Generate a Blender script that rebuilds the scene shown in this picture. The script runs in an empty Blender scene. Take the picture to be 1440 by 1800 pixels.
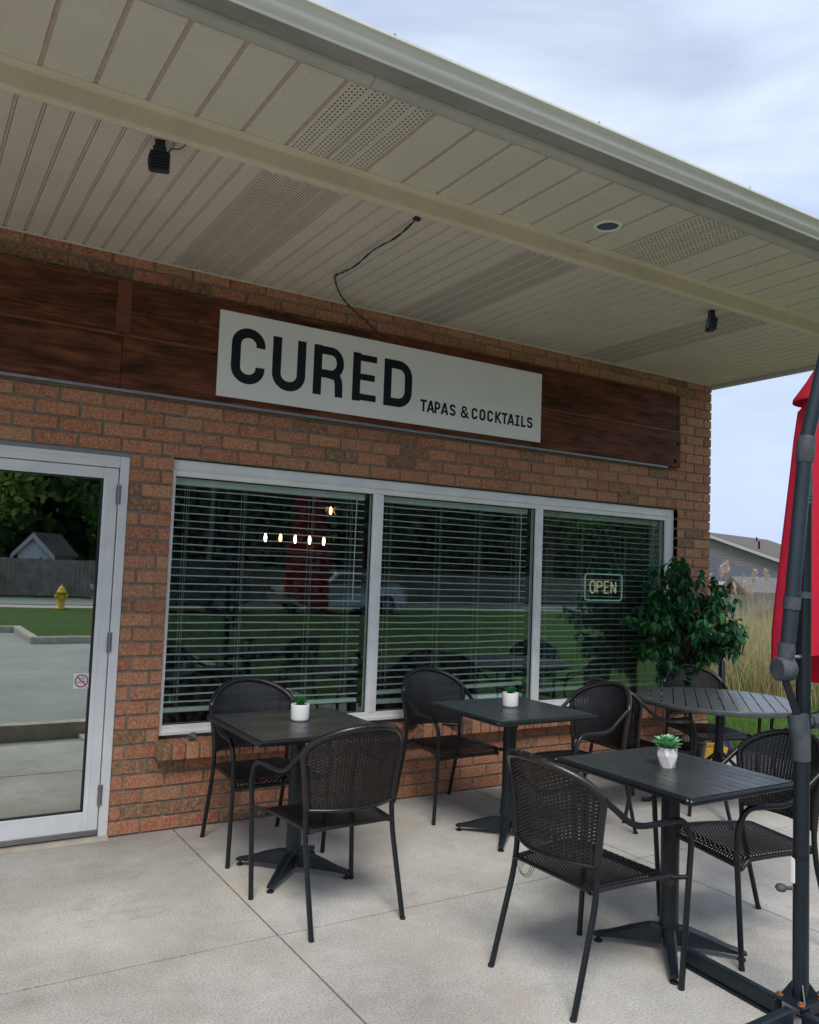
import bpy, bmesh, math, random
from mathutils import Vector, Matrix
import numpy as np
random.seed(7)
R_ = math.radians
S = bpy.context.scene
COL = S.collection

# ------------------------------------------------------------------ camera, sky, sun, exposure
cam_d = bpy.data.cameras.new("camera")
cam = bpy.data.objects.new("camera", cam_d); COL.objects.link(cam); S.camera = cam
YAW, PITCH, ROLL = 0.55244, 0.069874, 0.037385
fw = Vector((math.sin(YAW)*math.cos(PITCH), math.cos(YAW)*math.cos(PITCH), math.sin(PITCH)))
rt = Vector((math.cos(YAW), -math.sin(YAW), 0)); up = rt.cross(fw)
r2 = rt*math.cos(ROLL) + up*math.sin(ROLL); u2 = -rt*math.sin(ROLL) + up*math.cos(ROLL)
cam.matrix_world = Matrix(((r2.x, u2.x, -fw.x, -6.0074), (r2.y, u2.y, -fw.y, -4.7488), (r2.z, u2.z, -fw.z, 1.5102), (0, 0, 0, 1)))
cam_d.sensor_fit = 'HORIZONTAL'; cam_d.sensor_width = 36; cam_d.lens = 36*1455.84/1440
cam_d.clip_end = 2000; cam_d.clip_start = 0.05

SUN_EL, SUN_AZ = R_(52), R_(208)          # azimuth clockwise from +y: sun behind and a little left of the camera
world = bpy.data.worlds.new("World"); S.world = world; world.use_nodes = True
wn = world.node_tree.nodes; wl = world.node_tree.links; wn.clear()
wo = wn.new('ShaderNodeOutputWorld'); bg = wn.new('ShaderNodeBackground'); bg.inputs['Strength'].default_value = 0.067
sky = wn.new('ShaderNodeTexSky'); sky.sky_type = 'NISHITA'; sky.sun_disc = False
sky.sun_elevation = SUN_EL; sky.sun_rotation = SUN_AZ; sky.air_density = 1.0; sky.dust_density = 1.5; sky.ozone_density = 1.5
tc = wn.new('ShaderNodeTexCoord'); mp = wn.new('ShaderNodeMapping'); mp.inputs['Scale'].default_value = (1.0, 1.0, 3.6)
mp.inputs['Location'].default_value = (0.37, 0.9, 0.2)
n1 = wn.new('ShaderNodeTexNoise'); n1.inputs['Scale'].default_value = 2.1; n1.inputs['Detail'].default_value = 7; n1.inputs['Roughness'].default_value = 0.52
n1.inputs['Distortion'].default_value = 0.35
cr = wn.new('ShaderNodeValToRGB'); cr.color_ramp.elements[0].position = 0.33; cr.color_ramp.elements[0].color = (0.55, 0.55, 0.55, 1)
cr.color_ramp.elements[1].position = 0.60; cr.color_ramp.elements[1].color = (1, 1, 1, 1)
n2 = wn.new('ShaderNodeTexNoise'); n2.inputs['Scale'].default_value = 1.5; n2.inputs['Detail'].default_value = 5
cr2 = wn.new('ShaderNodeValToRGB'); cr2.color_ramp.elements[0].position = 0.35; cr2.color_ramp.elements[0].color = (4.5, 5.5, 7.7, 1)
cr2.color_ramp.elements[1].position = 0.66; cr2.color_ramp.elements[1].color = (6.3, 7.1, 8.4, 1)
mx = wn.new('ShaderNodeMixRGB')
wl.new(tc.outputs['Generated'], mp.inputs['Vector']); wl.new(mp.outputs['Vector'], n1.inputs['Vector']); wl.new(mp.outputs['Vector'], n2.inputs['Vector'])
wl.new(n1.outputs['Fac'], cr.inputs['Fac']); wl.new(n2.outputs['Fac'], cr2.inputs['Fac'])
wl.new(cr.outputs['Color'], mx.inputs['Fac']); wl.new(sky.outputs['Color'], mx.inputs['Color1']); wl.new(cr2.outputs['Color'], mx.inputs['Color2'])
wl.new(mx.outputs['Color'], bg.inputs['Color']); wl.new(bg.outputs['Background'], wo.inputs['Surface'])

sl = bpy.data.lights.new("sun", 'SUN'); sl.energy = 1.5; sl.angle = R_(25); sl.color = (1.0, 0.95, 0.87)
so = bpy.data.objects.new("sun", sl); COL.objects.link(so)
sd = Vector((math.sin(SUN_AZ)*math.cos(SUN_EL), math.cos(SUN_AZ)*math.cos(SUN_EL), math.sin(SUN_EL)))
so.rotation_euler = sd.to_track_quat('Z', 'Y').to_euler(); so.location = (-10, -20, 20)
S.view_settings.view_transform = 'Standard'; S.view_settings.look = 'None'; S.view_settings.gamma = 1
S.view_settings.use_curve_mapping = False; S.view_settings.exposure = 1.0
S.cycles.max_bounces = 10; S.cycles.transparent_max_bounces = 16; S.cycles.diffuse_bounces = 4; S.cycles.glossy_bounces = 4

# ------------------------------------------------------------------ materials
class NT:
    def __init__(s, name):
        s.m = bpy.data.materials.new(name); s.m.use_nodes = True; s.n = s.m.node_tree.nodes; s.l = s.m.node_tree.links
        s.b = s.n['Principled BSDF']; s.out = s.n['Material Output']
    def new(s, t, **k):
        x = s.n.new(t)
        for a, v in k.items(): setattr(x, a, v)
        return x
    def pos(s, scale=(1, 1, 1), kind='Position'):
        g = s.new('ShaderNodeNewGeometry') if kind == 'Position' else s.new('ShaderNodeTexCoord')
        m = s.new('ShaderNodeMapping'); m.inputs['Scale'].default_value = scale
        s.l.new(g.outputs['Position' if kind == 'Position' else 'Object'], m.inputs['Vector']); return m.outputs['Vector']
    def noise(s, vec, scale, detail=4, rough=0.55, dist=0):
        x = s.new('ShaderNodeTexNoise'); x.inputs['Scale'].default_value = scale; x.inputs['Detail'].default_value = detail
        x.inputs['Roughness'].default_value = rough; x.inputs['Distortion'].default_value = dist
        s.l.new(vec, x.inputs['Vector']); return x.outputs['Fac']
    def ramp(s, fac, stops):
        x = s.new('ShaderNodeValToRGB'); e = x.color_ramp.elements
        while len(e) < len(stops): e.new(0.5)
        for i, (p, c) in enumerate(stops):
            e[i].position = p; e[i].color = (c[0], c[1], c[2], 1) if not isinstance(c, (int, float)) else (c, c, c, 1)
        s.l.new(fac, x.inputs['Fac']); return x.outputs['Color']
    def mix(s, fac, a, b, mode='MIX'):
        x = s.new('ShaderNodeMixRGB', blend_type=mode)
        for k, v in (('Fac', fac), ('Color1', a), ('Color2', b)):
            if isinstance(v, (int, float)): x.inputs[k].default_value = v if k == 'Fac' else (v, v, v, 1)
            elif isinstance(v, tuple): x.inputs[k].default_value = (*v, 1)
            else: s.l.new(v, x.inputs[k])
        return x.outputs['Color']
    def bump(s, h, strength=0.3, dist=0.002):
        x = s.new('ShaderNodeBump'); x.inputs['Strength'].default_value = strength; x.inputs['Distance'].default_value = dist
        s.l.new(h, x.inputs['Height']); s.l.new(x.outputs['Normal'], s.b.inputs['Normal'])
    def set(s, col=None, rough=None, metal=None, spec=None):
        if col is not None:
            if isinstance(col, tuple): s.b.inputs['Base Color'].default_value = (*col, 1)
            else: s.l.new(col, s.b.inputs['Base Color'])
        if rough is not None:
            if isinstance(rough, (int, float)): s.b.inputs['Roughness'].default_value = rough
            else: s.l.new(rough, s.b.inputs['Roughness'])
        if metal is not None: s.b.inputs['Metallic'].default_value = metal
        if spec is not None: s.b.inputs['Specular IOR Level'].default_value = spec
        return s.m

def simple(name, c, rough=0.5, metal=0.0, spec=0.5, var=0.12, vs=18, bump=0.0, bs=150, bd=0.001):
    t = NT(name); v = t.pos()
    f = t.noise(v, vs, 5)
    lo = tuple(x*(1-var) for x in c); hi = tuple(min(1, x*(1+var)) for x in c)
    t.set(t.ramp(f, [(0.3, lo), (0.7, hi)]), rough, metal, spec)
    if bump: t.bump(t.noise(v, bs, 3), bump, bd)
    return t.m

def brick_mat(name, island=False):
    t = NT(name)
    if island: rnd = t.new('ShaderNodeNewGeometry').outputs['Random Per Island']
    else: rnd = t.new('ShaderNodeObjectInfo').outputs['Random']
    wn_ = t.new('ShaderNodeTexWhiteNoise', noise_dimensions='1D'); t.l.new(rnd, wn_.inputs['W'])
    base = t.ramp(rnd, [(0.0, (0.34, 0.095, 0.052)), (0.2, (0.48, 0.185, 0.10)), (0.4, (0.30, 0.088, 0.052)), (0.6, (0.50, 0.215, 0.12)), (0.8, (0.37, 0.115, 0.064)), (0.93, (0.46, 0.22, 0.115)), (1.0, (0.27, 0.13, 0.07))])
    v = t.pos((1, 1, 1)); vv = t.pos((2.2, 2.2, 0.8))
    blotch = t.ramp(t.noise(v, 16, 5, 0.65), [(0.42, 0.0), (0.68, 0.6)])
    c = t.mix(blotch, base, (0.47, 0.265, 0.145))
    scratch = t.ramp(t.noise(vv, 75, 5, 0.7, 0.6), [(0.46, 0.0), (0.62, 0.65)])
    c = t.mix(scratch, c, (0.60, 0.37, 0.24))
    # kiln-burnt bricks
    sel = t.ramp(wn_.outputs['Value'], [(0.86, 0.0), (0.89, 1.0)])
    patch = t.ramp(t.noise(v, 40, 6, 0.75), [(0.40, 0.0), (0.52, 0.6), (0.66, 0.9)])
    mm = t.new('ShaderNodeMath', operation='MULTIPLY'); t.l.new(sel, mm.inputs[0]); t.l.new(patch, mm.inputs[1])
    c = t.mix(mm.outputs[0], c, (0.10, 0.10, 0.06))
    dk = t.ramp(t.noise(v, 60, 4, 0.6), [(0.34, 0.68), (0.6, 1.12)])
    c = t.mix(1.0, c, dk, 'MULTIPLY')
    t.set(c, 0.88, 0, 0.25)
    h = t.mix(0.5, t.noise(vv, 90, 6, 0.7, 0.5), t.noise(v, 30, 4))
    t.bump(h, 0.9, 0.004)
    return t.m
M = {}
M['brick'] = brick_mat('brick_clay'); M['brick_run'] = brick_mat('brick_clay_run', True)
def mortar():
    t = NT('mortar'); v = t.pos()
    t.set(t.ramp(t.noise(v, 25, 6, 0.65), [(0.3, (0.175, 0.165, 0.13)), (0.7, (0.31, 0.29, 0.235))]), 0.95, 0, 0.2)
    t.bump(t.noise(v, 220, 4, 0.7), 0.8, 0.003); return t.m
M['mortar'] = mortar()
def concrete():
    t = NT('concrete'); v = t.pos()
    big = t.ramp(t.noise(v, 1.1, 7, 0.65), [(0.32, (0.35, 0.335, 0.305)), (0.5, (0.455, 0.44, 0.405)), (0.66, (0.55, 0.54, 0.51))])
    wear = t.ramp(t.noise(v, 7, 8, 0.75), [(0.32, 0.90), (0.6, 1.02)])
    c = t.mix(1.0, big, wear, 'MULTIPLY')
    fine = t.ramp(t.noise(v, 110, 7, 0.9), [(0.38, 0.50), (0.50, 0.98), (0.62, 1.28)])
    c = t.mix(1.0, c, fine, 'MULTIPLY')
    warm = t.ramp(t.noise(v, 2.6, 7, 0.7), [(0.50, 0.0), (0.68, 0.38)])
    c = t.mix(warm, c, (0.43, 0.36, 0.28))
    stn = t.ramp(t.noise(t.pos((1, 1.4, 1)), 1.9, 8, 0.72), [(0.56, 0.0), (0.64, 0.30), (0.70, 0.0)])
    c = t.mix(stn, c, (0.24, 0.215, 0.18))
    vo = t.new('ShaderNodeTexVoronoi'); vo.inputs['Scale'].default_value = 9; vo.inputs['Randomness'].default_value = 1; t.l.new(v, vo.inputs['Vector'])
    spot = t.ramp(vo.outputs['Distance'], [(0.0, 0.85), (0.028, 0.75), (0.04, 0.0)])
    sm = t.ramp(t.noise(v, 4.0, 2), [(0.54, 0.0), (0.60, 0.9)])
    mm = t.new('ShaderNodeMath', operation='MULTIPLY'); t.l.new(spot, mm.inputs[0]); t.l.new(sm, mm.inputs[1])
    c = t.mix(mm.outputs[0], c, (0.10, 0.08, 0.06))
    t.set(c, 0.9, 0, 0.25)
    br = t.noise(t.pos((90, 5, 5)), 1.0, 4, 0.6)
    t.bump(t.mix(0.6, br, t.noise(v, 260, 5, 0.75)), 0.55, 0.003); return t.m
M['concrete'] = concrete()
M['curb'] = simple('curb_concrete', (0.42, 0.38, 0.31), 0.9, 0, 0.2, 0.18, 9, 0.5, 180, 0.003)
M['joint'] = simple('joint_dirt', (0.035, 0.03, 0.025), 0.95, 0, 0.1, 0.3, 40)
def asphalt():
    t = NT('asphalt'); v = t.pos()
    c = t.ramp(t.noise(v, 0.9, 6, 0.6), [(0.3, (0.26, 0.27, 0.245)), (0.7, (0.36, 0.365, 0.335))])
    c = t.mix(1.0, c, t.ramp(t.noise(v, 130, 4, 0.8), [(0.3, 0.7), (0.7, 1.2)]), 'MULTIPLY')
    t.set(c, 0.9, 0, 0.25); t.bump(t.noise(v, 160, 4, 0.8), 0.6, 0.004); return t.m
M['asphalt'] = asphalt()
def grass_ground():
    t = NT('grass_ground'); v = t.pos()
    c = t.ramp(t.noise(v, 1.3, 8, 0.7), [(0.3, (0.045, 0.09, 0.015)), (0.55, (0.07, 0.13, 0.022)), (0.75, (0.11, 0.165, 0.035))])
    c = t.mix(1.0, c, t.ramp(t.noise(v, 45, 6, 0.8), [(0.3, 0.55), (0.7, 1.25)]), 'MULTIPLY')
    t.set(c, 0.85, 0, 0.2); t.bump(t.noise(v, 60, 6, 0.8), 1.0, 0.03); return t.m
M['grass_ground'] = grass_ground()
def blade(name, stops, rough=0.6, tl=0.3):
    t = NT(name); r = t.new('ShaderNodeNewGeometry').outputs['Random Per Island']
    c = t.ramp(r, stops); t.set(c, rough, 0, 0.3)
    tr = t.new('ShaderNodeBsdfTranslucent'); t.l.new(c, tr.inputs['Color']); ms = t.new('ShaderNodeMixShader'); ms.inputs['Fac'].default_value = tl
    t.l.new(t.b.outputs[0], ms.inputs[1]); t.l.new(tr.outputs[0], ms.inputs[2]); t.l.new(ms.outputs[0], t.out.inputs['Surface']); return t.m
M['lawn_blade'] = blade('lawn_blade', [(0, (0.07, 0.17, 0.012)), (0.5, (0.12, 0.26, 0.02)), (1, (0.19, 0.33, 0.05))])
M['straw'] = blade('straw', [(0, (0.26, 0.19, 0.10)), (0.3, (0.42, 0.33, 0.19)), (0.5, (0.60, 0.51, 0.33)), (0.68, (0.34, 0.35, 0.14)), (1, (0.17, 0.26, 0.06))])
M['plume'] = blade('plume', [(0, (0.58, 0.43, 0.32)), (1, (0.82, 0.68, 0.54))])
M['tree_leaf'] = blade('tree_leaf', [(0, (0.03, 0.075, 0.018)), (0.5, (0.07, 0.15, 0.03)), (1, (0.15, 0.25, 0.05))])
M['tree_leaf_light'] = blade('tree_leaf_light', [(0, (0.10, 0.18, 0.03)), (0.5, (0.19, 0.30, 0.05)), (1, (0.30, 0.40, 0.09))])
M['tree_leaf_red'] = blade('tree_leaf_red', [(0, (0.05, 0.015, 0.02)), (1, (0.13, 0.035, 0.05))])
def ficus_leaf():
    t = NT('ficus_leaf'); oi = t.new('ShaderNodeObjectInfo').outputs['Random']; 
    c = t.ramp(oi, [(0, (0.010, 0.07, 0.032)), (0.4, (0.018, 0.125, 0.045)), (0.7, (0.030, 0.18, 0.045)), (0.88, (0.08, 0.27, 0.05)), (1, (0.16, 0.30, 0.20))])
    t.set(c, 0.42, 0, 0.5)
    tr = t.new('ShaderNodeBsdfTranslucent'); t.l.new(c, tr.inputs['Color']); ms = t.new('ShaderNodeMixShader'); ms.inputs['Fac'].default_value = 0.2
    t.l.new(t.b.outputs[0], ms.inputs[1]); t.l.new(tr.outputs[0], ms.inputs[2]); t.l.new(ms.outputs[0], t.out.inputs['Surface']); return t.m
M['ficus_leaf'] = ficus_leaf()
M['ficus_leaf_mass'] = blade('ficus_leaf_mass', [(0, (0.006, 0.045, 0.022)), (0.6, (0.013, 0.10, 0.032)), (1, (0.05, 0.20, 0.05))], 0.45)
M['bark'] = simple('bark', (0.16, 0.11, 0.075), 0.9, 0, 0.2, 0.35, 30, 0.8, 60, 0.006)
M['bark_light'] = simple('bark_light', (0.30, 0.22, 0.15), 0.85, 0, 0.2, 0.3, 60, 0.8, 90, 0.003)
def alum(name, c, dirt=0.25, rough=0.45, spec=0.5, streak=True, bump=0.15, sk=0.45):
    t = NT(name); v = t.pos()
    b = t.mix(t.ramp(t.noise(t.pos((3, 3, 3)), 1.0, 6, 0.65), [(0.35, 0.0), (0.75, dirt)]), c, tuple(x*0.55 for x in c))
    s = t.ramp(t.noise(t.pos((60, 60, 9)), 1.0, 4, 0.6), [(0.30, 1-dirt*sk), (0.62, 1.0)])
    b = t.mix(1.0, b, s, 'MULTIPLY')
    t.set(b, rough, 0, spec); t.bump(t.noise(v, 14, 3), bump, 0.004); return t.m
M['soffit_in'] = alum('soffit_vinyl_inner', (0.72, 0.64, 0.54), 0.25, 0.5, 0.4)
M['soffit_out'] = alum('soffit_vinyl_outer', (0.72, 0.675, 0.56), 0.25, 0.5, 0.4)
M['groove'] = simple('groove_brown_vinyl', (0.50, 0.38, 0.31), 0.7, 0, 0.3)  # pinkish-brown vinyl colour of the panel grooves
M['beam'] = alum('beam_trim_metal', (0.72, 0.62, 0.46), 0.32, 0.5, 0.4, sk=0.12)
M['gutter'] = alum('gutter_metal', (0.74, 0.73, 0.64), 0.14, 0.22, 0.75, sk=0.12, bump=0.02)
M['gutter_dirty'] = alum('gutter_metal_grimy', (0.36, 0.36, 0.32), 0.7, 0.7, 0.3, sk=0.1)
M['fascia'] = alum('fascia_metal', (0.52, 0.51, 0.45), 0.45, 0.5, 0.4, sk=0.2)
M['hole'] = simple('hole_dark', (0.012, 0.011, 0.01), 0.9, 0, 0.1)
M['roof_felt'] = simple('roof_deck', (0.07, 0.07, 0.07), 0.9)
def woodstain(name='stained_wood'):
    t = NT(name); oi = t.new('ShaderNodeObjectInfo').outputs['Random']
    v = t.pos((1.0, 1.0, 8.5)); 
    off = t.new('ShaderNodeVectorMath', operation='ADD'); t.l.new(v, off.inputs[0]); t.l.new(oi, off.inputs[1])
    g = t.noise(off.outputs[0], 2.2, 9, 0.66, 0.9)
    c = t.ramp(g, [(0.28, (0.032, 0.012, 0.007)), (0.42, (0.095, 0.032, 0.017)), (0.55, (0.155, 0.052, 0.026)), (0.75, (0.24, 0.085, 0.042))])
    blot = t.ramp(t.noise(t.pos((3, 3, 9)), 1.2, 5, 0.6, 0.5), [(0.42, 1.15), (0.68, 0.55)])
    c = t.mix(1.0, c, blot, 'MULTIPLY')
    vo = t.new('ShaderNodeTexVoronoi'); vo.inputs['Scale'].default_value = 1.0; t.l.new(t.pos((2.6, 2.6, 5.6)), vo.inputs['Vector'])
    kn = t.ramp(vo.outputs['Distance'], [(0.0, 0.9), (0.045, 0.8), (0.085, 0.0)])
    c = t.mix(kn, c, (0.018, 0.008, 0.008))
    fg = t.ramp(t.noise(t.pos((4, 4, 150)), 1.0, 5, 0.7, 0.3), [(0.34, 0.55), (0.55, 1.0), (0.72, 1.35)]); c = t.mix(1.0, c, fg, 'MULTIPLY')
    t.set(c, 0.55, 0, 0.18); t.bump(t.noise(t.pos((3, 3, 70)), 2, 5), 0.35, 0.002); return t.m
M['wood'] = woodstain()
M['wood_seam'] = simple('wood_batten', (0.17, 0.057, 0.030), 0.5, 0, 0.4, 0.3, 8)
M['sign_white'] = simple('sign_panel_white', (0.86, 0.87, 0.85), 0.32, 0, 0.5, 0.02, 3)
M['vinyl_black'] = simple('vinyl_letter_black', (0.010, 0.013, 0.020), 0.34, 0, 0.3, 0.1, 30, 0.25, 600, 0.0004)
M['frame_white'] = simple('window_frame_paint', (0.87, 0.88, 0.87), 0.42, 0, 0.5, 0.07, 8, 0.15, 60)
M['door_alum'] = simple('door_aluminium', (0.74, 0.76, 0.77), 0.38, 0.08, 0.5, 0.06, 7, 0.1, 40)
M['steel'] = simple('hinge_steel', (0.30, 0.30, 0.31), 0.35, 0.85, 0.5)
M['gasket'] = simple('rubber_gasket', (0.008, 0.009, 0.01), 0.6)
def glass(name, tint, refl_min, refl_max, rough=0.0, dirt=0.05):
    t = NT(name); t.n.remove(t.b)
    tr = t.new('ShaderNodeBsdfTransparent'); tr.inputs['Color'].default_value = (*tint, 1)
    gl = t.new('ShaderNodeBsdfGlossy'); gl.inputs['Roughness'].default_value = rough; gl.inputs['Color'].default_value = (0.86, 0.93, 0.90, 1)
    fr = t.new('ShaderNodeFresnel'); fr.inputs['IOR'].default_value = 1.52
    mr = t.new('ShaderNodeMapRange'); mr.inputs['From Min'].default_value = 0.04; mr.inputs['From Max'].default_value = 0.5
    mr.inputs['To Min'].default_value = refl_min; mr.inputs['To Max'].default_value = refl_max; t.l.new(fr.outputs[0], mr.inputs['Value'])
    bp = t.new('ShaderNodeBump'); bp.inputs['Strength'].default_value = 0.02; bp.inputs['Distance'].default_value = 0.01
    t.l.new(t.noise(t.pos(), 2.2, 2), bp.inputs['Height']); t.l.new(bp.outputs[0], gl.inputs['Normal'])
    ms = t.new('ShaderNodeMixShader'); t.l.new(mr.outputs[0], ms.inputs['Fac']); t.l.new(tr.outputs[0], ms.inputs[1]); t.l.new(gl.outputs[0], ms.inputs[2])
    df = t.new('ShaderNodeBsdfDiffuse'); df.inputs['Color'].default_value = (0.5, 0.62, 0.6, 1)
    f = t.ramp(t.noise(t.pos((1, 1, 1)), 26, 7, 0.75), [(0.48, 0.0), (0.75, dirt)])
    ms2 = t.new('ShaderNodeMixShader'); t.l.new(f, ms2.inputs['Fac']); t.l.new(ms.outputs[0], ms2.inputs[1]); t.l.new(df.outputs[0], ms2.inputs[2])
    t.l.new(ms2.outputs[0], t.out.inputs['Surface']); return t.m
M['glass_door'] = glass('door_glass', (0.30, 0.34, 0.33), 0.60, 0.85, 0.0, 0.02)
M['glass_win'] = glass('window_glass', (0.91, 0.97, 0.95), 0.062, 0.55, 0.0, 0.10)
M['blind'] = simple('blind_slat_vinyl', (0.92, 0.94, 0.92), 0.45, 0, 0.4, 0.04, 6)
M['cord'] = simple('blind_cord', (0.6, 0.64, 0.62), 0.7)
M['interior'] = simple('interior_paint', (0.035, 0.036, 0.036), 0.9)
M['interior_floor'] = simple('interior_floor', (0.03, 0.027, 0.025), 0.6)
M['interior_wood'] = simple('interior_wood', (0.16, 0.07, 0.03), 0.6)
M['metal_black'] = simple('powder_coat_black', (0.007, 0.0095, 0.0125), 0.36, 0, 0.42, 0.15, 12, 0.1, 300)
M['metal_slate'] = simple('powder_coat_slate', (0.008, 0.0135, 0.019), 0.40, 0, 0.42, 0.25, 9, 0.15, 200)
M['pole_mid'] = simple('pole_slate_paint', (0.022, 0.034, 0.046), 0.38, 0, 0.5, 0.15, 9)
M['plastic_grey'] = simple('plastic_weathered_grey', (0.060, 0.070, 0.080), 0.6, 0, 0.35, 0.3, 25, 0.4, 90, 0.002)
M['rubber'] = simple('rubber_foot', (0.012, 0.012, 0.013), 0.8)
M['rust'] = simple('rusted_bolt', (0.28, 0.11, 0.045), 0.85, 0.2, 0.3, 0.5, 120)
def wicker():
    t = NT('wicker_resin'); r = t.new('ShaderNodeNewGeometry').outputs['Random Per Island']
    t.set(t.ramp(r, [(0, (0.005, 0.0045, 0.005)), (0.6, (0.0085, 0.007, 0.008)), (1, (0.019, 0.0155, 0.017))]), 0.33, 0, 0.55)
    t.bump(t.noise(t.pos(), 500, 2), 0.25, 0.0006); return t.m
M['wicker'] = wicker()
def tabletop(name, sc):
    t = NT(name); oi = t.new('ShaderNodeObjectInfo').outputs['Random']
    v = t.pos(sc); off = t.new('ShaderNodeVectorMath', operation='ADD'); t.l.new(v, off.inputs[0]); t.l.new(oi, off.inputs[1])
    g = t.noise(off.outputs[0], 3, 6, 0.65, 0.6)
    c = t.ramp(g, [(0.3, (0.013, 0.014, 0.014)), (0.5, (0.026, 0.027, 0.027)), (0.72, (0.048, 0.049, 0.048))])
    t.set(c, t.ramp(t.noise(t.pos(), 9, 5, 0.6), [(0.3, 0.25), (0.7, 0.42)]), 0, 0.65); t.bump(g, 0.30, 0.0012); return t.m
M['top_y'] = tabletop('tabletop_boards_y', (42, 2.2, 42)); M['top_x'] = tabletop('tabletop_boards_x', (2.2, 42, 42))
M['slat_metal'] = simple('round_table_slat_paint', (0.070, 0.077, 0.081), 0.30, 0, 0.45, 0.15, 20, 0.2, 400)
def fabric(name, c):
    t = NT(name); v = t.pos()
    cc = t.ramp(t.noise(v, 6, 5, 0.6), [(0.3, tuple(x*0.86 for x in c)), (0.7, c)])
    t.set(cc, 0.85, 0, 0.2); t.bump(t.noise(v, 14, 5, 0.6), 0.3, 0.012); 
    tr = t.new('ShaderNodeBsdfTranslucent'); t.l.new(cc, tr.inputs['Color']); ms = t.new('ShaderNodeMixShader'); ms.inputs['Fac'].default_value = 0.22
    t.l.new(t.b.outputs[0], ms.inputs[1]); t.l.new(tr.outputs[0], ms.inputs[2]); t.l.new(ms.outputs[0], t.out.inputs['Surface']); return t.m
M['canvas_red'] = fabric('canvas_red', (0.68, 0.026, 0.062))
M['ceramic'] = simple('ceramic_white', (0.80, 0.81, 0.80), 0.35, 0, 0.5, 0.03, 20, 0.25, 120)
def stained():
    t = NT('ceramic_stained'); v = t.pos()
    sp = t.new('ShaderNodeTexCoord'); se = t.new('ShaderNodeSeparateXYZ'); t.l.new(sp.outputs['Object'], se.inputs[0])
    st = t.ramp(se.outputs['Z'], [(0.058, 0.0), (0.08, 0.85)])
    n = t.ramp(t.noise(v, 38, 5), [(0.42, 0.0), (0.6, 1.0)])
    mm = t.new('ShaderNodeMath', operation='MULTIPLY'); t.l.new(st, mm.inputs[0]); t.l.new(n, mm.inputs[1])
    t.set(t.mix(mm.outputs[0], (0.72, 0.72, 0.70), (0.50, 0.33, 0.20)), 0.5); return t.m
M['ceramic_stained'] = stained()
M['soil'] = simple('pot_gravel', (0.20, 0.15, 0.11), 0.9, 0, 0.2, 0.5, 200, 1.0, 300, 0.004)
M['succulent'] = simple('succulent_bright', (0.10, 0.33, 0.13), 0.5, 0, 0.4, 0.4, 60)
M['succulent_pale'] = simple('succulent_pale', (0.26, 0.50, 0.30), 0.5, 0, 0.4, 0.3, 60)
M['succulent_heart'] = simple('succulent_heart', (0.25, 0.50, 0.12), 0.5, 0, 0.4, 0.2, 60)
M['succulent_dark'] = simple('succulent_dark', (0.008, 0.13, 0.022), 0.45, 0, 0.4, 0.5, 60)
M['rock'] = simple('rock_grey', (0.13, 0.13, 0.13), 0.9, 0, 0.2, 0.7, 90, 1.0, 120, 0.006)
M['yellow'] = simple('plastic_yellow', (0.62, 0.36, 0.05), 0.5, 0, 0.4, 0.2, 30)
M['cream'] = simple('plastic_cream', (0.66, 0.52, 0.28), 0.5)
M['cable'] = simple('cable_sheath', (0.010, 0.015, 0.035), 0.4)
M['white_label'] = simple('white_label', (0.7, 0.72, 0.72), 0.5)
M['red_print'] = simple('print_red', (0.38, 0.02, 0.05), 0.5); M['black_print'] = simple('print_black', (0.02, 0.02, 0.02), 0.5)
M['lamp_glass_dark'] = simple('recess_lens', (0.05, 0.10, 0.17), 0.12, 0, 0.8, 0.1, 40)
M['lamp_ring'] = simple('recess_ring', (0.85, 0.85, 0.82), 0.4)
M['lamp_body'] = simple('floodlight_body', (0.006, 0.012, 0.026), 0.35, 0, 0.5)
M['chrome'] = simple('chrome_bolt', (0.7, 0.7, 0.7), 0.2, 1.0)
M['siding'] = simple('vinyl_siding', (0.21, 0.19, 0.175), 0.7, 0, 0.3, 0.06, 2)
M['trim_white'] = simple('house_trim', (0.45, 0.44, 0.42), 0.6)
def shingle(name, c):
    t = NT(name); v = t.pos((1, 1, 1)); f = t.noise(v, 9, 5, 0.8)
    cc = t.ramp(f, [(0.3, tuple(x*0.72 for x in c)), (0.7, tuple(x*1.2 for x in c))]); t.set(cc, 0.9, 0, 0.2); return t.m
M['shingle_brown'] = shingle('shingles_brown', (0.13, 0.115, 0.105)); M['shingle_grey'] = shingle('shingles_grey', (0.065, 0.072, 0.084))
M['shingle_pale'] = shingle('shingles_pale', (0.15, 0.145, 0.14)); M['house_brown'] = simple('house_brick_brown', (0.21, 0.15, 0.11), 0.9)
M['fence_wood'] = simple('weathered_fence_wood', (0.19, 0.165, 0.14), 0.9, 0, 0.2, 0.35, 3, 0.5, 30, 0.004)
M['hydrant'] = simple('hydrant_paint', (0.75, 0.45, 0.02), 0.5)
M['white_siding'] = simple('white_siding', (0.55, 0.58, 0.59), 0.6)
M['car_dark'] = simple('car_paint_dark', (0.06, 0.075, 0.09), 0.25, 0.4, 0.6, 0.05); M['car_silver'] = simple('car_paint_silver', (0.55, 0.57, 0.6), 0.25, 0.5, 0.6, 0.05)
M['car_glass'] = simple('car_glass', (0.015, 0.02, 0.025), 0.08, 0, 0.7, 0.05); M['tyre'] = simple('tyre', (0.015, 0.015, 0.015), 0.8)
M['tail_red'] = simple('tail_light', (0.4, 0.01, 0.01), 0.3)
def emit(name, c, st):
    t = NT(name); t.b.inputs['Emission Color'].default_value = (*c, 1); t.b.inputs['Emission Strength'].default_value = st
    t.set((c[0]*0.5, c[1]*0.5, c[2]*0.5), 0.3); return t.m
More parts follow.
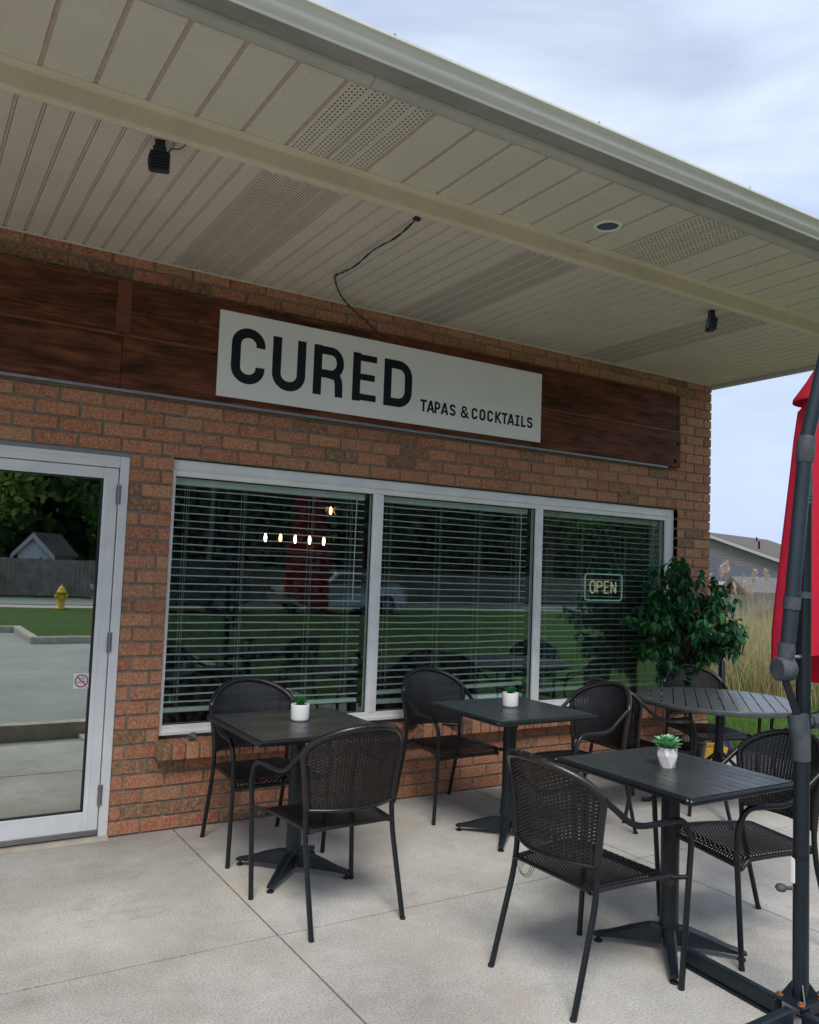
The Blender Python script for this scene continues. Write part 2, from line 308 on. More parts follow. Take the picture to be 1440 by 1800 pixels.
M['filament'] = emit('bulb_filament', (1.0, 0.60, 0.22), 9); M['amber'] = emit('glow_spike_amber', (1.0, 0.5, 0.12), 0.8)
M['neon_yellow'] = emit('neon_tube_yellow', (0.86, 0.78, 0.50), 0.30); M['neon_pale'] = emit('neon_tube_pale', (0.5, 0.72, 0.68), 0.22)  # tubes of the unlit sign, brightened by a faint emission

# ------------------------------------------------------------------ mesh helpers
class MB:
    def __init__(s): s.v = []; s.f = []; s.mi = []; s.k = 0; s.smooth = []
    def add(s, vs, fs, mat=0, smooth=False):
        o = len(s.v); s.v += [tuple(p) for p in vs]; s.f += [tuple(i+o for i in f) for f in fs]; s.mi += [mat]*len(fs); s.smooth += [smooth]*len(fs); return s
    def box(s, x0, x1, y0, y1, z0, z1, mat=0, mtx=None):
        vs = [(x, y, z) for z in (z0, z1) for y in (y0, y1) for x in (x0, x1)]
        if mtx is not None: vs = [tuple(mtx @ Vector(p)) for p in vs]
        return s.add(vs, [(0, 2, 3, 1), (4, 5, 7, 6), (0, 1, 5, 4), (2, 6, 7, 3), (0, 4, 6, 2), (1, 3, 7, 5)], mat)
    def cbox(s, x0, x1, y0, y1, z0, z1, b, mat=0, mtx=None):
        """box with chamfered edges"""
        bm = bmesh.new(); bmesh.ops.create_cube(bm, size=1)
        for w in bm.verts: w.co = Vector(((x0+x1)/2+w.co.x*(x1-x0), (y0+y1)/2+w.co.y*(y1-y0), (z0+z1)/2+w.co.z*(z1-z0)))
        bmesh.ops.bevel(bm, geom=list(bm.edges), offset=b, segments=1, affect='EDGES')
        bm.verts.index_update(); vs = [w.co if mtx is None else mtx @ w.co for w in bm.verts]; fs = [[w.index for w in f.verts] for f in bm.faces]; bm.free()
        return s.add(vs, fs, mat)
    def tube(s, pts, r, n=10, mat=0, caps=True, smooth=True, flat=None):
        pts = [Vector(p) for p in pts]; m = len(pts); rr = r if isinstance(r, (list, tuple)) else [r]*m
        T = [(pts[min(i+1, m-1)]-pts[max(i-1, 0)]).normalized() for i in range(m)]
        a = Vector((0, 0, 1)) if abs(T[0].z) < 0.9 else Vector((1, 0, 0)); N = (a-T[0]*a.dot(T[0])).normalized(); vs = []
        for i in range(m):
            N = (N-T[i]*N.dot(T[i])).normalized(); B = T[i].cross(N)
            for k in range(n):
                an = 2*math.pi*k/n; vs.append(pts[i]+(N*math.cos(an)*(1 if flat is None else flat)+B*math.sin(an))*rr[i])
        fs = [(i*n+k, i*n+(k+1) % n, (i+1)*n+(k+1) % n, (i+1)*n+k) for i in range(m-1) for k in range(n)]
        s.add(vs, fs, mat, smooth)
        if caps: s.add([vs[k] for k in range(n)], [tuple(range(n))[::-1]], mat); s.add([vs[(m-1)*n+k] for k in range(n)], [tuple(range(n))], mat)
        return s
    def cyl(s, c, r, h, n=24, mat=0, r2=None, axis='z', smooth=True):
        c = Vector(c); r2 = r if r2 is None else r2; d = {'z': Vector((0, 0, 1)), 'x': Vector((1, 0, 0)), 'y': Vector((0, 1, 0))}[axis] if isinstance(axis, str) else Vector(axis).normalized()
        return s.tube([c, c+d*h], [r, r2], n, mat, True, smooth)
    def lathe(s, prof, n=32, c=(0, 0, 0), mat=0, smooth=True):
        m = len(prof); vs = [(c[0]+r*math.cos(2*math.pi*k/n), c[1]+r*math.sin(2*math.pi*k/n), c[2]+z) for r, z in prof for k in range(n)]
        return s.add(vs, [(i*n+k, i*n+(k+1) % n, (i+1)*n+(k+1) % n, (i+1)*n+k) for i in range(m-1) for k in range(n)], mat, smooth)
    def prof_x(s, prof, x0, x1, mat=0, closed=True, smooth=False, segs=1):
        n = len(prof); vs = [(x0+(x1-x0)*j/segs, y, z) for j in range(segs+1) for y, z in prof]
        fs = [(j*n+i, j*n+(i+1) % n, (j+1)*n+(i+1) % n, (j+1)*n+i) for j in range(segs) for i in range(n if closed else n-1)]
        s.add(vs, fs, mat, smooth)
        if closed: s.add([vs[i] for i in range(n)], [tuple(range(n))[::-1]], mat); s.add([vs[segs*n+i] for i in range(n)], [tuple(range(n))], mat)
        return s
    def poly_y(s, pts, y0, y1, mat=0):
        """polygon in xz extruded in y"""
        n = len(pts); vs = [(x, y0, z) for x, z in pts]+[(x, y1, z) for x, z in pts]
        return s.add(vs, [tuple(range(n)), tuple(range(n, 2*n))[::-1]]+[(i, i+n, (i+1) % n+n, (i+1) % n) for i in range(n)], mat)
    def mesh(s, name, mats):
        me = bpy.data.meshes.new(name); me.from_pydata(s.v, [], s.f); 
        for m in (mats if isinstance(mats, (list, tuple)) else [mats]): me.materials.append(m)
        me.polygons.foreach_set('material_index', s.mi); me.polygons.foreach_set('use_smooth', s.smooth)
        me.update(); return me
    def build(s, name, mats, parent=None, fix=True):
        me = s.mesh(name, mats)
        if fix:
            bm = bmesh.new(); bm.from_mesh(me); bmesh.ops.recalc_face_normals(bm, faces=bm.faces); bm.to_mesh(me); bm.free()
        o = bpy.data.objects.new(name, me); COL.objects.link(o); o.parent = parent; return o

def tag(o, label=None, cat=None, group=None, kind=None):
    for k, v in (('label', label), ('category', cat), ('group', group), ('kind', kind)):
        if v: o[k] = v
    return o
def empty(name, loc=(0, 0, 0), rz=0, label=None, cat=None, group=None, kind=None, parent=None):
    o = bpy.data.objects.new(name, None); COL.objects.link(o); o.location = loc; o.rotation_euler = (0, 0, rz); o.empty_display_size = 0.1
    o.parent = parent
    return tag(o, label, cat, group, kind)
def inst(name, me, parent, loc=(0, 0, 0), rot=(0, 0, 0), scale=(1, 1, 1)):
    o = bpy.data.objects.new(name, me); COL.objects.link(o); o.parent = parent; o.location = loc; o.rotation_euler = rot; o.scale = scale; return o
def copy_tree(o, parent=None):
    c = o.copy(); COL.objects.link(c); c.parent = parent
    for ch in list(o.children): copy_tree(ch, c)
    return c
def smooth_path(pts, k=6):
    """Catmull-Rom through pts"""
    P = [Vector(p) for p in pts]; P = [P[0]*2-P[1]]+P+[P[-1]*2-P[-2]]; out = []
    for i in range(1, len(P)-2):
        for j in range(k):
            t = j/k; out.append(0.5*((2*P[i])+(P[i+1]-P[i-1])*t+(2*P[i-1]-5*P[i]+4*P[i+1]-P[i+2])*t*t+(3*P[i]-P[i-1]-3*P[i+1]+P[i+2])*t**3))
    out.append(P[-2]); return out
def fillet(pts, rad, k=6):
    """polyline with rounded corners"""
    P = [Vector(p) for p in pts]; out = [P[0]]
    for i in range(1, len(P)-1):
        a, b, c = P[i-1], P[i], P[i+1]; d1 = (a-b); d2 = (c-b); r = min(rad, d1.length*0.48, d2.length*0.48)
        p, q = b+d1.normalized()*r, b+d2.normalized()*r
        for j in range(k+1):
            t = j/k; out.append(p*(1-t)**2+b*2*t*(1-t)+q*t*t)
    out.append(P[-1]); return out

# ------------------------------------------------------------------ ground
m = MB(); N = 60
m.box(-400, 400, -400, 400, -0.6, -0.05); o = m.build('lawn', M['grass_ground']); tag(o, kind='structure')
# patio slabs
patio = MB(); patio.box(-11, 0.62, -2.50, 0.2, -0.045, -0.028); patio.box(-4.12, 0.62, -3.42, -2.50, -0.045, -0.0281)
patio = patio.build('patio', M['joint']); tag(patio, kind='structure')
jx = [-11, -8.772, -6.671, -4.571, -2.469, -0.368, 0.62]; g_ = 0.0042
for i in range(len(jx)-1):
    for (y0, y1) in ((-1.518, 0.0), (-2.52 if jx[i] < -4.6 else -3.42, -1.518)):
        s = MB(); s.cbox(jx[i]+g_, jx[i+1]-g_, y0+(0.0065 if y0 > -2 else 0), y1-(0.0065 if y1 < -1 else 0), -0.06, 0.0, 0.0012); s.build('paving_slab', M['concrete'], patio)
# parking lot
lot = MB(); lot.box(-40, -2.2, -11.1, -2.52, -0.046, -0.035); lot.box(-40, -3.9, -13.6, -11.1, -0.046, -0.0351); lot.box(-40, -14, -23, -13.6, -0.046, -0.0352)
tag(lot.build('parking_lot', M['asphalt']), kind='structure')
k = MB(); k.cbox(-3.9, -2.2, -11.25, -11.1, -0.1, 0.09, 0.015); tag(k.build('kerb', M['curb']), kind='structure')
k = MB(); k.cbox(-3.9, -3.75, -13.6, -11.25, -0.1, 0.09, 0.015); tag(k.build('kerb', M['curb']), kind='structure')
k = MB(); k.cbox(-14, -3.75, -13.75, -13.6, -0.1, 0.09, 0.015); tag(k.build('kerb', M['curb']), kind='structure')
k = MB(); k.cbox(-2.2, -2.05, -11.1, -3.5, -0.1, 0.09, 0.015); tag(k.build('kerb', M['curb']), kind='structure')
k = MB(); k.prof_x([(-3.02, -0.035), (-2.84, -0.035), (-2.86, 0.095), (-3.0, 0.095)], -7.6, -4.14)
tag(k.build('parking_stop', M['curb']), 'low concrete parking stop on the parking lot facing the glass door', 'parking stop')
rd = MB(); rd.box(-150, 150, -28.5, -24.2, -0.05, -0.038); tag(rd.build('road', M['asphalt']), kind='structure')
rd = MB(); rd.box(-150, 150, -23.6, -22.2, -0.05, -0.032); tag(rd.build('pavement', M['curb']), kind='structure')

# ------------------------------------------------------------------ the building
C_ = 0.081; L_ = 0.22673; SOF = 39.8*C_; OUT = 3.33
bld = empty('restaurant_building', (0, 0, 0), 0, 'brick restaurant with deep soffit, glass door and wide three pane window', 'building')
WX0, WX1, WZ0, WZ1 = -4.682, -0.412, 0.518, 26*C_
DX0, DX1 = -5.95, -4.928
core = MB()
core.box(-9.5, DX0, 0.009, 0.30, -0.02, 3.6); core.box(DX0, DX1, 0.009, 0.30, WZ1-0.001, 3.6); core.box(DX1, WX0, 0.009, 0.30, -0.02, 3.6)
core.box(WX0, WX1, 0.009, 0.30, -0.02, WZ0-0.045); core.box(WX0, WX1, 0.0091, 0.30, WZ1+0.004, 3.6); core.box(WX1, -0.009, 0.009, 0.30, -0.02, 3.6)
core.box(-0.30, -0.0091, 0.30, 9.5, -0.02, 3.6)
wall = core.build('brick_wall', M['mortar'], bld)
GAP = 0.0125; BH = C_-GAP
def brick_mesh(lx, depth=0.09, seed=0, top=0.0):
    rnd = random.Random(seed); c = 0.0035; s = MB(); h = BH
    def j(a): return a+rnd.uniform(-0.0012, 0.0012)
    yf = rnd.uniform(-0.0012, 0.0008)
    ring = lambda y, i: [(i, y, i), (lx-i, y, i), (lx-i, y, h-i), (i, y, h-i)]
    mid = [(j(lx*0.33), yf+rnd.uniform(-0.001, 0.001), 0.0)]
    v = [(j(x), y, j(z)) for x, y, z in ring(yf, c)]+[(j(x), yf+c, j(z)) for x, y, z in ring(0, 0)]+ring(depth, 0)
    f = [(0, 1, 2, 3)]+[(i, i+4, (i+1) % 4+4, (i+1) % 4) for i in range(4)]+[(i+4, i+8, (i+1) % 4+8, (i+1) % 4+4) for i in range(4)]+[(11, 10, 9, 8)]
    return s.add(v, f).mesh('brick', M['brick'])
spans = []
for r in range(40):
    z0 = r*C_+GAP*0.5
    base = -0.963*L_ if r % 2 == 0 else -0.43*L_
    js = [0.0+GAP/2]+[base-k*L_ for k in range(0, 42)]
    for a, b in zip(js[1:], js[:-1]):
        x0, x1 = a+GAP/2, b-GAP/2
        holes = []
        if z0+BH/2 < WZ1: holes.append((DX0, DX1))
        if 5.0*C_-0.001 < z0 < WZ1-0.01: holes.append((WX0, WX1))
        segs = [(x0, x1)]
        for h0, h1 in holes:
            ns = []
            for p, q in segs:
                if q <= h0 or p >= h1: ns.append((p, q)); continue
                if p < h0: ns.append((p, h0))
                if q > h1: ns.append((h1, q))
            segs = ns
        for p, q in segs:
            if q-p > 0.022 and p > -9.4: spans.append((p, q, z0))
# the 300 pieces that show largest are parts of their own, the rest one mass
import itertools
def shown(sp):
    p, q, z = sp; xm = (p+q)/2
    d = math.hypot(xm+6.0, 4.75)
    vis = 1.0
    if xm < -5.62-0.0*z or (xm < -5.45 and z < 0.6): vis = 0.0
    if 2.46 < z+BH/2 < 3.06 and xm < -0.46: vis = 0.0
    if DX0 < xm < DX1 and z > 3.2: vis = 0
    return vis*(q-p)*BH*4.75/d**3
spans.sort(key=shown, reverse=True)
cache = {}
for i, (p, q, z) in enumerate(spans[:298]):
    ln = q-p; key = (round(ln, 3), random.randrange(5) if ln > 0.2 else 0)
    if key not in cache: cache[key] = brick_mesh(round(ln, 3), 0.09, hash(key) % 9999)
    inst('brick', cache[key], wall, (p, random.uniform(-0.0018, 0.0012), z))
s = MB()
rb = random.Random(5)
for (p, q, z) in spans[298:]:
    y = rb.uniform(-0.0018, 0.0012); c = 0.003; z1 = z+BH
    s.add([(p+c, y, z+c), (q-c, y, z+c), (q-c, y, z1-c), (p+c, y, z1-c), (p, y+c, z), (q, y+c, z), (q, y+c, z1), (p, y+c, z1), (p, 0.09, z), (q, 0.09, z), (q, 0.09, z1), (p, 0.09, z1)],
          [(0, 1, 2, 3)]+[(i, i+4, (i+1) % 4+4, (i+1) % 4) for i in range(4)]+[(i+4, i+8, (i+1) % 4+8, (i+1) % 4+4) for i in range(4)]+[(8, 9, 10, 11)])
for r in range(40):                       # the side wall round the corner
    z = r*C_+GAP*0.5; y = 0.0955 if r % 2 == 0 else 0.11
    y = 0.0955
    first = True
    while y < 9.3:
        ln = (L_-GAP) if not (first and r % 2) else 0.10
        first = False
        s.box(-0.09, rb.uniform(-0.002, 0.001), y+0.005, y+ln, z, z+BH); y += ln+GAP
o = s.build('brick_courses', M['brick_run'], wall); o['kind'] = 'stuff'
# rowlock sill of bricks set on edge
sill = MB(); sill.box(WX0-0.012, WX1+0.01, -0.086, 0.05, 5.05*C_+0.008, WZ0-0.026); sill = sill.build('window_sill', M['mortar'], bld)
x = WX0-0.02; i = 0
sm = {}
while x < WX1-0.03:
    key = i % 6
    if key not in sm:
        rr = random.Random(key+40); t_ = MB(); t_.cbox(0, 0.0675, -0.098-rr.uniform(0, 0.003), 0.06, 5.02*C_, 5.02*C_+0.090+rr.uniform(-.001, .001), 0.004); sm[key] = t_.mesh('sill_brick', M['brick'])
    inst('sill_brick', sm[key], sill, (x, random.uniform(-.002, .002), 0)); x += 0.0790; i += 1

# soffits
def extr_y(s, prof, y0, y1, groove=()):
    n = len(prof); vs = [(x, y, z) for y in (y0, y1) for x, z in prof]; o = len(s.v)
    s.v += vs
    for i in range(n-1): s.f.append((o+i, o+i+1, o+n+i+1, o+n+i)); s.mi.append(1 if i in groove else 0); s.smooth.append(False)
    return s
sof = MB(); sof.box(-9.5, 0.0, -1.44, 0.3, SOF+0.012, SOF+0.05); sof.box(-9.5, 0.0, -2.2, -1.44, OUT+0.012, OUT+0.05)
sof = sof.build('soffit', M['hole'], bld)
PIT = 0.0985
def in_prof(w, g): return [(0, g), (0.0, 0), (0.0005, 0), (w-0.0165, 0), (w-0.014, g*0.8), (w-0.009, g*0.8), (w-0.006, g*0.25), (w-0.003, g*0.25), (w-0.001, g)]
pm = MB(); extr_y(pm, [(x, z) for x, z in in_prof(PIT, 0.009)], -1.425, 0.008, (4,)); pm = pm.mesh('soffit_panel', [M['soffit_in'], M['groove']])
xs = -5.571+PIT*0.35; k0 = int((-9.4-xs)/PIT); panels = []
kk = k0
while xs+kk*PIT < 0.0-PIT*0.9:
    panels.append(xs+kk*PIT); inst('soffit_panel', pm, sof, (xs+kk*PIT, 0, SOF)); kk += 1
lm = MB(); last = panels[-1]+PIT; lm.box(last, -0.035, -1.425, 0.0, SOF, SOF+0.006); lm.build('soffit_panel', M['soffit_in'], sof)
POT = 0.1971
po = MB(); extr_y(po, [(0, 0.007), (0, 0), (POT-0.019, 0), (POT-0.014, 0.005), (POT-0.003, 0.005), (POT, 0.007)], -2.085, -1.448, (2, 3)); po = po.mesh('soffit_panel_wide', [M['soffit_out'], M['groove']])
xo = -5.674+0.007; opan = []
for k in range(-19, 29):
    x = xo+k*POT
    if x+POT > -0.03: break
    opan.append(x); inst('soffit_panel_wide', po, sof, (x, 0, OUT))
# vent perforations: dark quads under some panels, colour standing for shade in holes
def slot(s, x, y, z, lx, ly, sk=0.0):
    s.add([(x-lx, y-ly, z), (x+lx, y-ly+sk, z), (x+lx, y+ly+sk, z), (x-lx, y+ly, z)], [(0, 1, 2, 3)])
inner = MB()
for x in panels:
    xm = x+PIT*0.42
    if -4.80 < xm < -4.39 or -3.26 < xm < -2.86 or -1.60 < xm < -1.19 or -6.4 < xm < -6.0:
        w = PIT-0.0165
        for c in range(6):
            xx = x+0.009+c*(w-0.018)/5; y = -1.40+(c % 3)*0.0062
            while y < -0.02:
                slot(inner, xx, y, SOF-0.0004, 0.0027, 0.0052); y += 0.0195
o = inner.build('vent_slots', M['hole'], sof); o['kind'] = 'stuff'
outer = MB()
for x in opan:
    xm = x+POT*0.45
    if -4.72 < xm < -4.29 or -2.74 < xm < -2.33:
        for grp in (0.012, 0.102):
            for c in range(4):
                xx = x+grp+0.008+c*0.0185; y = -2.06+(c % 2)*0.012+ (0.006 if grp > .05 else 0)
                while y < -1.465:
                    slot(outer, xx, y, OUT-0.0004, 0.0031, 0.0052, 0.001); y += 0.024
o = outer.build('vent_holes', M['hole'], sof); o['kind'] = 'stuff'
# step between the two soffits, in two lengths of bent metal
for a, b in ((-9.5, -2.95), (-2.949, -0.001)):
    s = MB(); s.prof_x([(-1.4255, SOF-0.004), (-1.432, SOF-0.006), (-1.444, SOF+0.010), (-1.446, SOF+0.018), (-1.446, OUT-0.020), (-1.462, OUT-0.013), (-1.474, OUT-0.0035), (-1.474, OUT+0.004), (-1.4255, OUT+0.004)], a, b)
    s.build('step_trim', M['beam'], bld)
s = MB(); s.cyl((-2.957, -1.4475, SOF+0.055), 0.0025, 0.002, 8, axis=(0, -1, 0)); s.cyl((-2.93, -1.4475, OUT-0.04), 0.0025, 0.002, 8, axis=(0, -1, 0)); s.build('trim_screw', M['hole'], bld)
s = MB()                                   # peeling caulk along the lower lip
rr = random.Random(3); x = -6.4
while x < -0.3:
    ln = rr.uniform(0.01, 0.05); s.add([(x, -1.424, SOF-0.0025), (x+ln, -1.424, SOF-0.0025), (x+ln*0.8, -1.412-rr.uniform(0, .008), SOF-0.0022), (x+ln*0.2, -1.416, SOF-0.0022)], [(0, 1, 2, 3)]); x += ln+rr.uniform(0, 0.12)
o = s.build('caulk', M['beam'], bld); o['kind'] = 'stuff'
s = MB(); s.prof_x([(-0.004, SOF-0.010), (-0.018, SOF-0.010), (-0.018, SOF-0.001), (-0.004, SOF-0.001)], -9.5, -0.002); s.build('edge_trim', M['soffit_in'], bld)
# fascia and gutter
for a, b in ((-9.5, -4.62), (-4.617, -1.76), (-1.757, 0.02)):
    s = MB(); s.prof_x([(-2.075, OUT-0.006), (-2.080, OUT-0.016), (-2.100, OUT-0.022), (-2.135, OUT-0.012), (-2.1395, OUT-0.002), (-2.1395, OUT+0.09), (-2.12, OUT+0.09), (-2.12, OUT+0.004), (-2.075, OUT+0.004)], a, b, smooth=False)
    s.build('fascia_trim', M['fascia'], bld)
front = [(-2.2235, 3.3475), (-2.230, 3.3500), (-2.238, 3.3535), (-2.2455, 3.3595), (-2.2505, 3.3670), (-2.2525, 3.3740), (-2.2540, 3.3805), (-2.2575, 3.3870), (-2.2630, 3.3925), (-2.2700, 3.3965), (-2.2755, 3.3990)]
gut = MB(); under = MB()
for a, b in ((-9.5, -2.62), (-2.6185, 0.04)):
    gut.prof_x(front, a, b, closed=False, smooth=True)
    gut.prof_x([(-2.2195, 3.3338), (-2.2225, 3.3355), (-2.2238, 3.3475)], a, b, closed=False)
    under.prof_x([(-2.141, 3.41), (-2.141, 3.334), (-2.2195, 3.3338)], a, b, closed=False)
    gut.prof_x([(-2.2755, 3.3990), (-2.2785, 3.4020), (-2.2790, 3.4110), (-2.2740, 3.4150), (-2.262, 3.4150), (-2.262, 3.405), (-2.250, 3.385), (-2.22, 3.36), (-2.15, 3.345)], a, b, closed=False)
gut = gut.build('gutter', M['gutter'], bld); under.build('gutter_underside', M['gutter_dirty'], gut)
for x in (-6.35, -5.35, -4.62, -3.62, -2.62, -1.62, -0.62):
    s = MB(); s.cyl((x, -2.276, 3.413), 0.004, 0.006, 8, axis=(0, -0.5, 1)); s.build('gutter_screw', M['fascia'], gut)
s = MB(); s.box(-9.5, 0.02, -2.13, 9.5, 3.395, 3.43); s.add([(-9.5, -2.13, 3.431), (0.02, -2.13, 3.431), (0.02, 3.6, 5.3), (-9.5, 3.6, 5.3), (0.02, 9.5, 3.431), (-9.5, 9.5, 3.431)], [(0, 1, 2, 3), (2, 4, 5, 3), (1, 4, 2), (0, 3, 5)]); s.build('roof', M['roof_felt'], bld)
s = MB(); s.box(-0.034, 0.026, -1.44, 9.5, SOF-0.030, SOF+0.06); s.box(-0.034, 0.026, -2.1, -1.44, OUT-0.03, OUT+0.06); s.build('end_fascia', M['fascia'], bld)

# stained boards and lettered panel
bb = empty('stained_board_band', (0, 0, 0), 0, 'long dark reddish stained wooden board band fixed on the brick above the window and door', 'sign board')
def plank(x0, x1, z0, z1, y0=-0.05, mat='wood'):
    s = MB(); s.cbox(x0, x1, y0, -0.006, z0, z1, 0.003); return s.build('plank', M[mat], bb)
plank(-7.4, -5.02, 2.452, 2.742); plank(-5.018, -2.345, 2.452, 2.742); plank(-2.342, -0.452, 2.452, 2.742)
plank(-7.4, -5.02, 2.764, 3.060); plank(-5.018, -2.845, 2.764, 3.060); plank(-2.842, -0.462, 2.764, 3.060)
s = MB(); s.cbox(-7.4, -0.455, -0.047, -0.006, 2.7425, 2.7635, 0.002); s.build('batten', M['wood_seam'], bb)
s = MB(); s.cbox(-5.062, -4.985, -0.0535, -0.0502, 2.768, 3.056, 0.001); s.build('batten', M['wood_seam'], bb)
s = MB(); s.cbox(-0.497, -0.470, -0.0535, -0.0502, 2.768, 3.056, 0.001); s.build('batten', M['wood'], bb)
s = MB(); s.box(-7.4, -0.60, -0.046, -0.005, 2.436, 2.4515); s.build('drip_rail', M['frame_white'] if False else M['steel'], bb)
for (x, z, r) in ((-0.49, 2.645, 0.013), (-0.52, 2.50, 0.016), (-4.885, 2.66, 0.018), (-1.42, 2.655, 0.02), (-4.62, 2.92, 0.015)):
    s = MB(); s.lathe([(0.0001, 0.0012), (r*0.6, 0.0010), (r, 0.0004), (r*1.25, 0.0)], 14); o = s.build('knot', M['hole'] if x > -1 else M['wood'], bb); o.location = (x, -0.0502, z); o.rotation_euler = (R_(90), 0, 0)
sign = empty('lettered_sign', (0, 0, 0), 0, 'long white rectangular sign panel reading CURED TAPAS & COCKTAILS in black letters', 'sign')
s = MB(); s.cbox(-4.478, -2.002, -0.064, -0.0545, 2.489, 3.003, 0.001); s.build('panel', M['sign_white'], sign)
class Stroke:
    """flat strip letters built in the xz plane, laid on y"""
    def __init__(s, y): s.m = MB(); s.y = y; s.k = 0
    def path(s, pts, w, closed=False):
        n = len(pts); out = []; lv = s.y-0.0006-0.00012*s.k; s.k += 1
        L, Rr = [], []
        for i in range(n):
            a = Vector(pts[(i-1) % n] if closed or i > 0 else pts[0]); b = Vector(pts[i]); c = Vector(pts[(i+1) % n] if closed or i < n-1 else pts[-1])
            d1 = (b-a); d2 = (c-b)
            if d1.length < 1e-9: d1 = d2
            if d2.length < 1e-9: d2 = d1
            d1.normalize(); d2.normalize(); nn = Vector((-(d1.y+d2.y), d1.x+d2.x))
            if nn.length < 1e-6: nn = Vector((-d1.y, d1.x))
            nn.normalize(); cs = max(0.5, nn.dot(Vector((-d1.y, d1.x)))); nn = nn*(w/2/cs)
            L.append(b+nn); Rr.append(b-nn)
        for i in range(n if closed else n-1):
            j = (i+1) % n
            q = [L[i], L[j], Rr[j], Rr[i]]
            s.m.add([(p.x, lv, p.y) for p in q], [(0, 1, 2, 3)])
def arc(cx, cz, rx, rz, a0, a1, n=12):
    return [(cx+rx*math.cos(R_(a0+(a1-a0)*i/n)), cz+rz*math.sin(R_(a0+(a1-a0)*i/n))) for i in range(n+1)]
def glyph(st, ch, x, z, w, h, t, tx=None):
    """letter in the box x..x+w, z..z+h, stroke weight t (horizontal strokes tx)"""
    a = t/2; X0, X1, Z0, Z1 = x+a, x+w-a, z+a, z+h-a; r = min(w-t, h)*0.5; rz = r*0.92; mx_ = (X0+X1)/2
    if ch == 'C': st.path(arc(mx_, Z1-rz, r, rz, -8, 180, 14)+arc(mx_, Z0+rz, r, rz, 180, 368, 14), t)
    elif ch == 'O': st.path(arc(mx_, Z1-rz, r, rz, 0, 180, 12)+arc(mx_, Z0+rz, r, rz, 180, 360, 12), t, True)
    elif ch == 'U': st.path([(X0, z+h)]+arc(mx_, Z0+rz, r, rz, 180, 360, 14)+[(X1, z+h)], t)
    elif ch == 'D':
        q = w*0.36; st.path([(X0, z), (X0, z+h)], t); st.path([(X0, Z1)]+arc(X1-q, Z1-q, q, q, 90, 0, 8)+arc(X1-q, Z0+q, q, q, 0, -90, 8)+[(X0, Z0)], t)
    elif ch == 'E':
        st.path([(X0, z), (X0, z+h)], t)
        for zz, ww in ((Z1, w), (z+h*0.51, w*0.93), (Z0, w)): st.path([(X0, zz), (x+ww, zz)], t*0.72 if zz == z+h*0.51 else t*0.74)
    elif ch in 'RP':
        q = h*0.235 if ch == 'R' else h*0.24; zc = Z1-q
        st.path([(X0, z), (X0, z+h)], t); st.path([(X0, Z1)]+arc(X1-q*0.85, zc, q*0.85, q, 90, -90, 12)+[(X0, zc-q)], t*0.9)
        if ch == 'R': st.path([(mx_+w*0.0, zc-q), (X1-w*0.17, zc-q-h*0.015), (X1-w*0.085, zc-q-h*0.06), (X1-w*0.045, zc-q-h*0.13), (X1-w*0.03, z+h*0.22), (X1-w*0.02, z)], t*0.95)
    elif ch == 'T': st.path([(mx_, z), (mx_, z+h)], t); st.path([(x, Z1), (x+w, Z1)], t)
    elif ch == 'A': st.path([(X0-a*0.4, z), (mx_, z+h)], t); st.path([(X1+a*0.4, z), (mx_, z+h)], t); st.path([(x+w*0.25, z+h*0.27), (x+w*0.75, z+h*0.27)], t*0.85)
    elif ch == 'S': st.path(arc(mx_, Z1-rz*0.9, r, rz*0.9, 10, 180, 10)+[(X0+w*.12, z+h*0.56), (X1-w*.12, z+h*0.44)]+arc(mx_, Z0+rz*0.9, r, rz*0.9, 0, -170, 10), t*0.95)
    elif ch == 'K': st.path([(X0, z), (X0, z+h)], t); st.path([(X1, z+h), (X0+a*.4, z+h*0.42)], t*.95); st.path([(X0+w*0.22, z+h*0.52), (X1+a*0.4, z)], t*.95)
    elif ch == 'I':
        st.path([(mx_, z), (mx_, z+h)], t)
        for zz in (Z1, Z0): st.path([(x, zz), (x+w, zz)], t*0.8)
    elif ch == 'L': st.path([(X0, z), (X0, z+h)], t); st.path([(X0, Z0), (x+w, Z0)], t)
    elif ch == 'N': st.path([(X0, z), (X0, z+h)], t); st.path([(X0, z+h), (X1, z)], t); st.path([(X1, z), (X1, z+h)], t)
    elif ch == '&':
        st.path(arc(x+w*0.45, z+h*0.76, w*0.24, h*0.17, -60, 240, 12)+[(x+w*0.60, z+h*0.28), (x+w*1.0, z+0.0)], t*0.85)
        st.path([(x+w*0.52, z+h*0.58)]+arc(x+w*0.42, z+h*0.28, w*0.30, h*0.22, 120, 330, 12)+[(x+w*0.86, z+h*0.50)], t*0.85)
for ch, x0, x1, z0, z1 in (('C', -4.400, -4.188, 2.581, 2.919), ('U', -4.140, -3.919, 2.577, 2.904), ('R', -3.865, -3.650, 2.587, 2.904), ('E', -3.588, -3.412, 2.586, 2.901), ('D', -3.355, -3.137, 2.586, 2.898)):
    st = Stroke(-0.064); glyph(st, ch, x0, z0, x1-x0, z1-z0, 0.0575); o = st.m.build('letter', M['vinyl_black'], sign, fix=False); o['label'] = 'large black letter '+ch
small = [('T', -3.066, .052), ('A', -3.011, .058), ('P', -2.950, .048), ('A', -2.896, .058), ('S', -2.827, .054), ('&', -2.733, .070), ('C', -2.638, .049), ('O', -2.577, .050), ('C', -2.515, .049), ('K', -2.452, .054), ('T', -2.398, .050), ('A', -2.350, .057), ('I', -2.288, .040), ('L', -2.238, .040), ('S', -2.190, .054)]
span0 = small[6][1]; 
for i, (ch, x, w) in enumerate(small):
    if i > 5: x = -2.638+(x+2.638)*(0.500/0.448); w *= 1.06
    st = Stroke(-0.064); glyph(st, ch, x, 2.584, w, 0.082, 0.0165); st.m.build('letter', M['vinyl_black'], sign, fix=False)

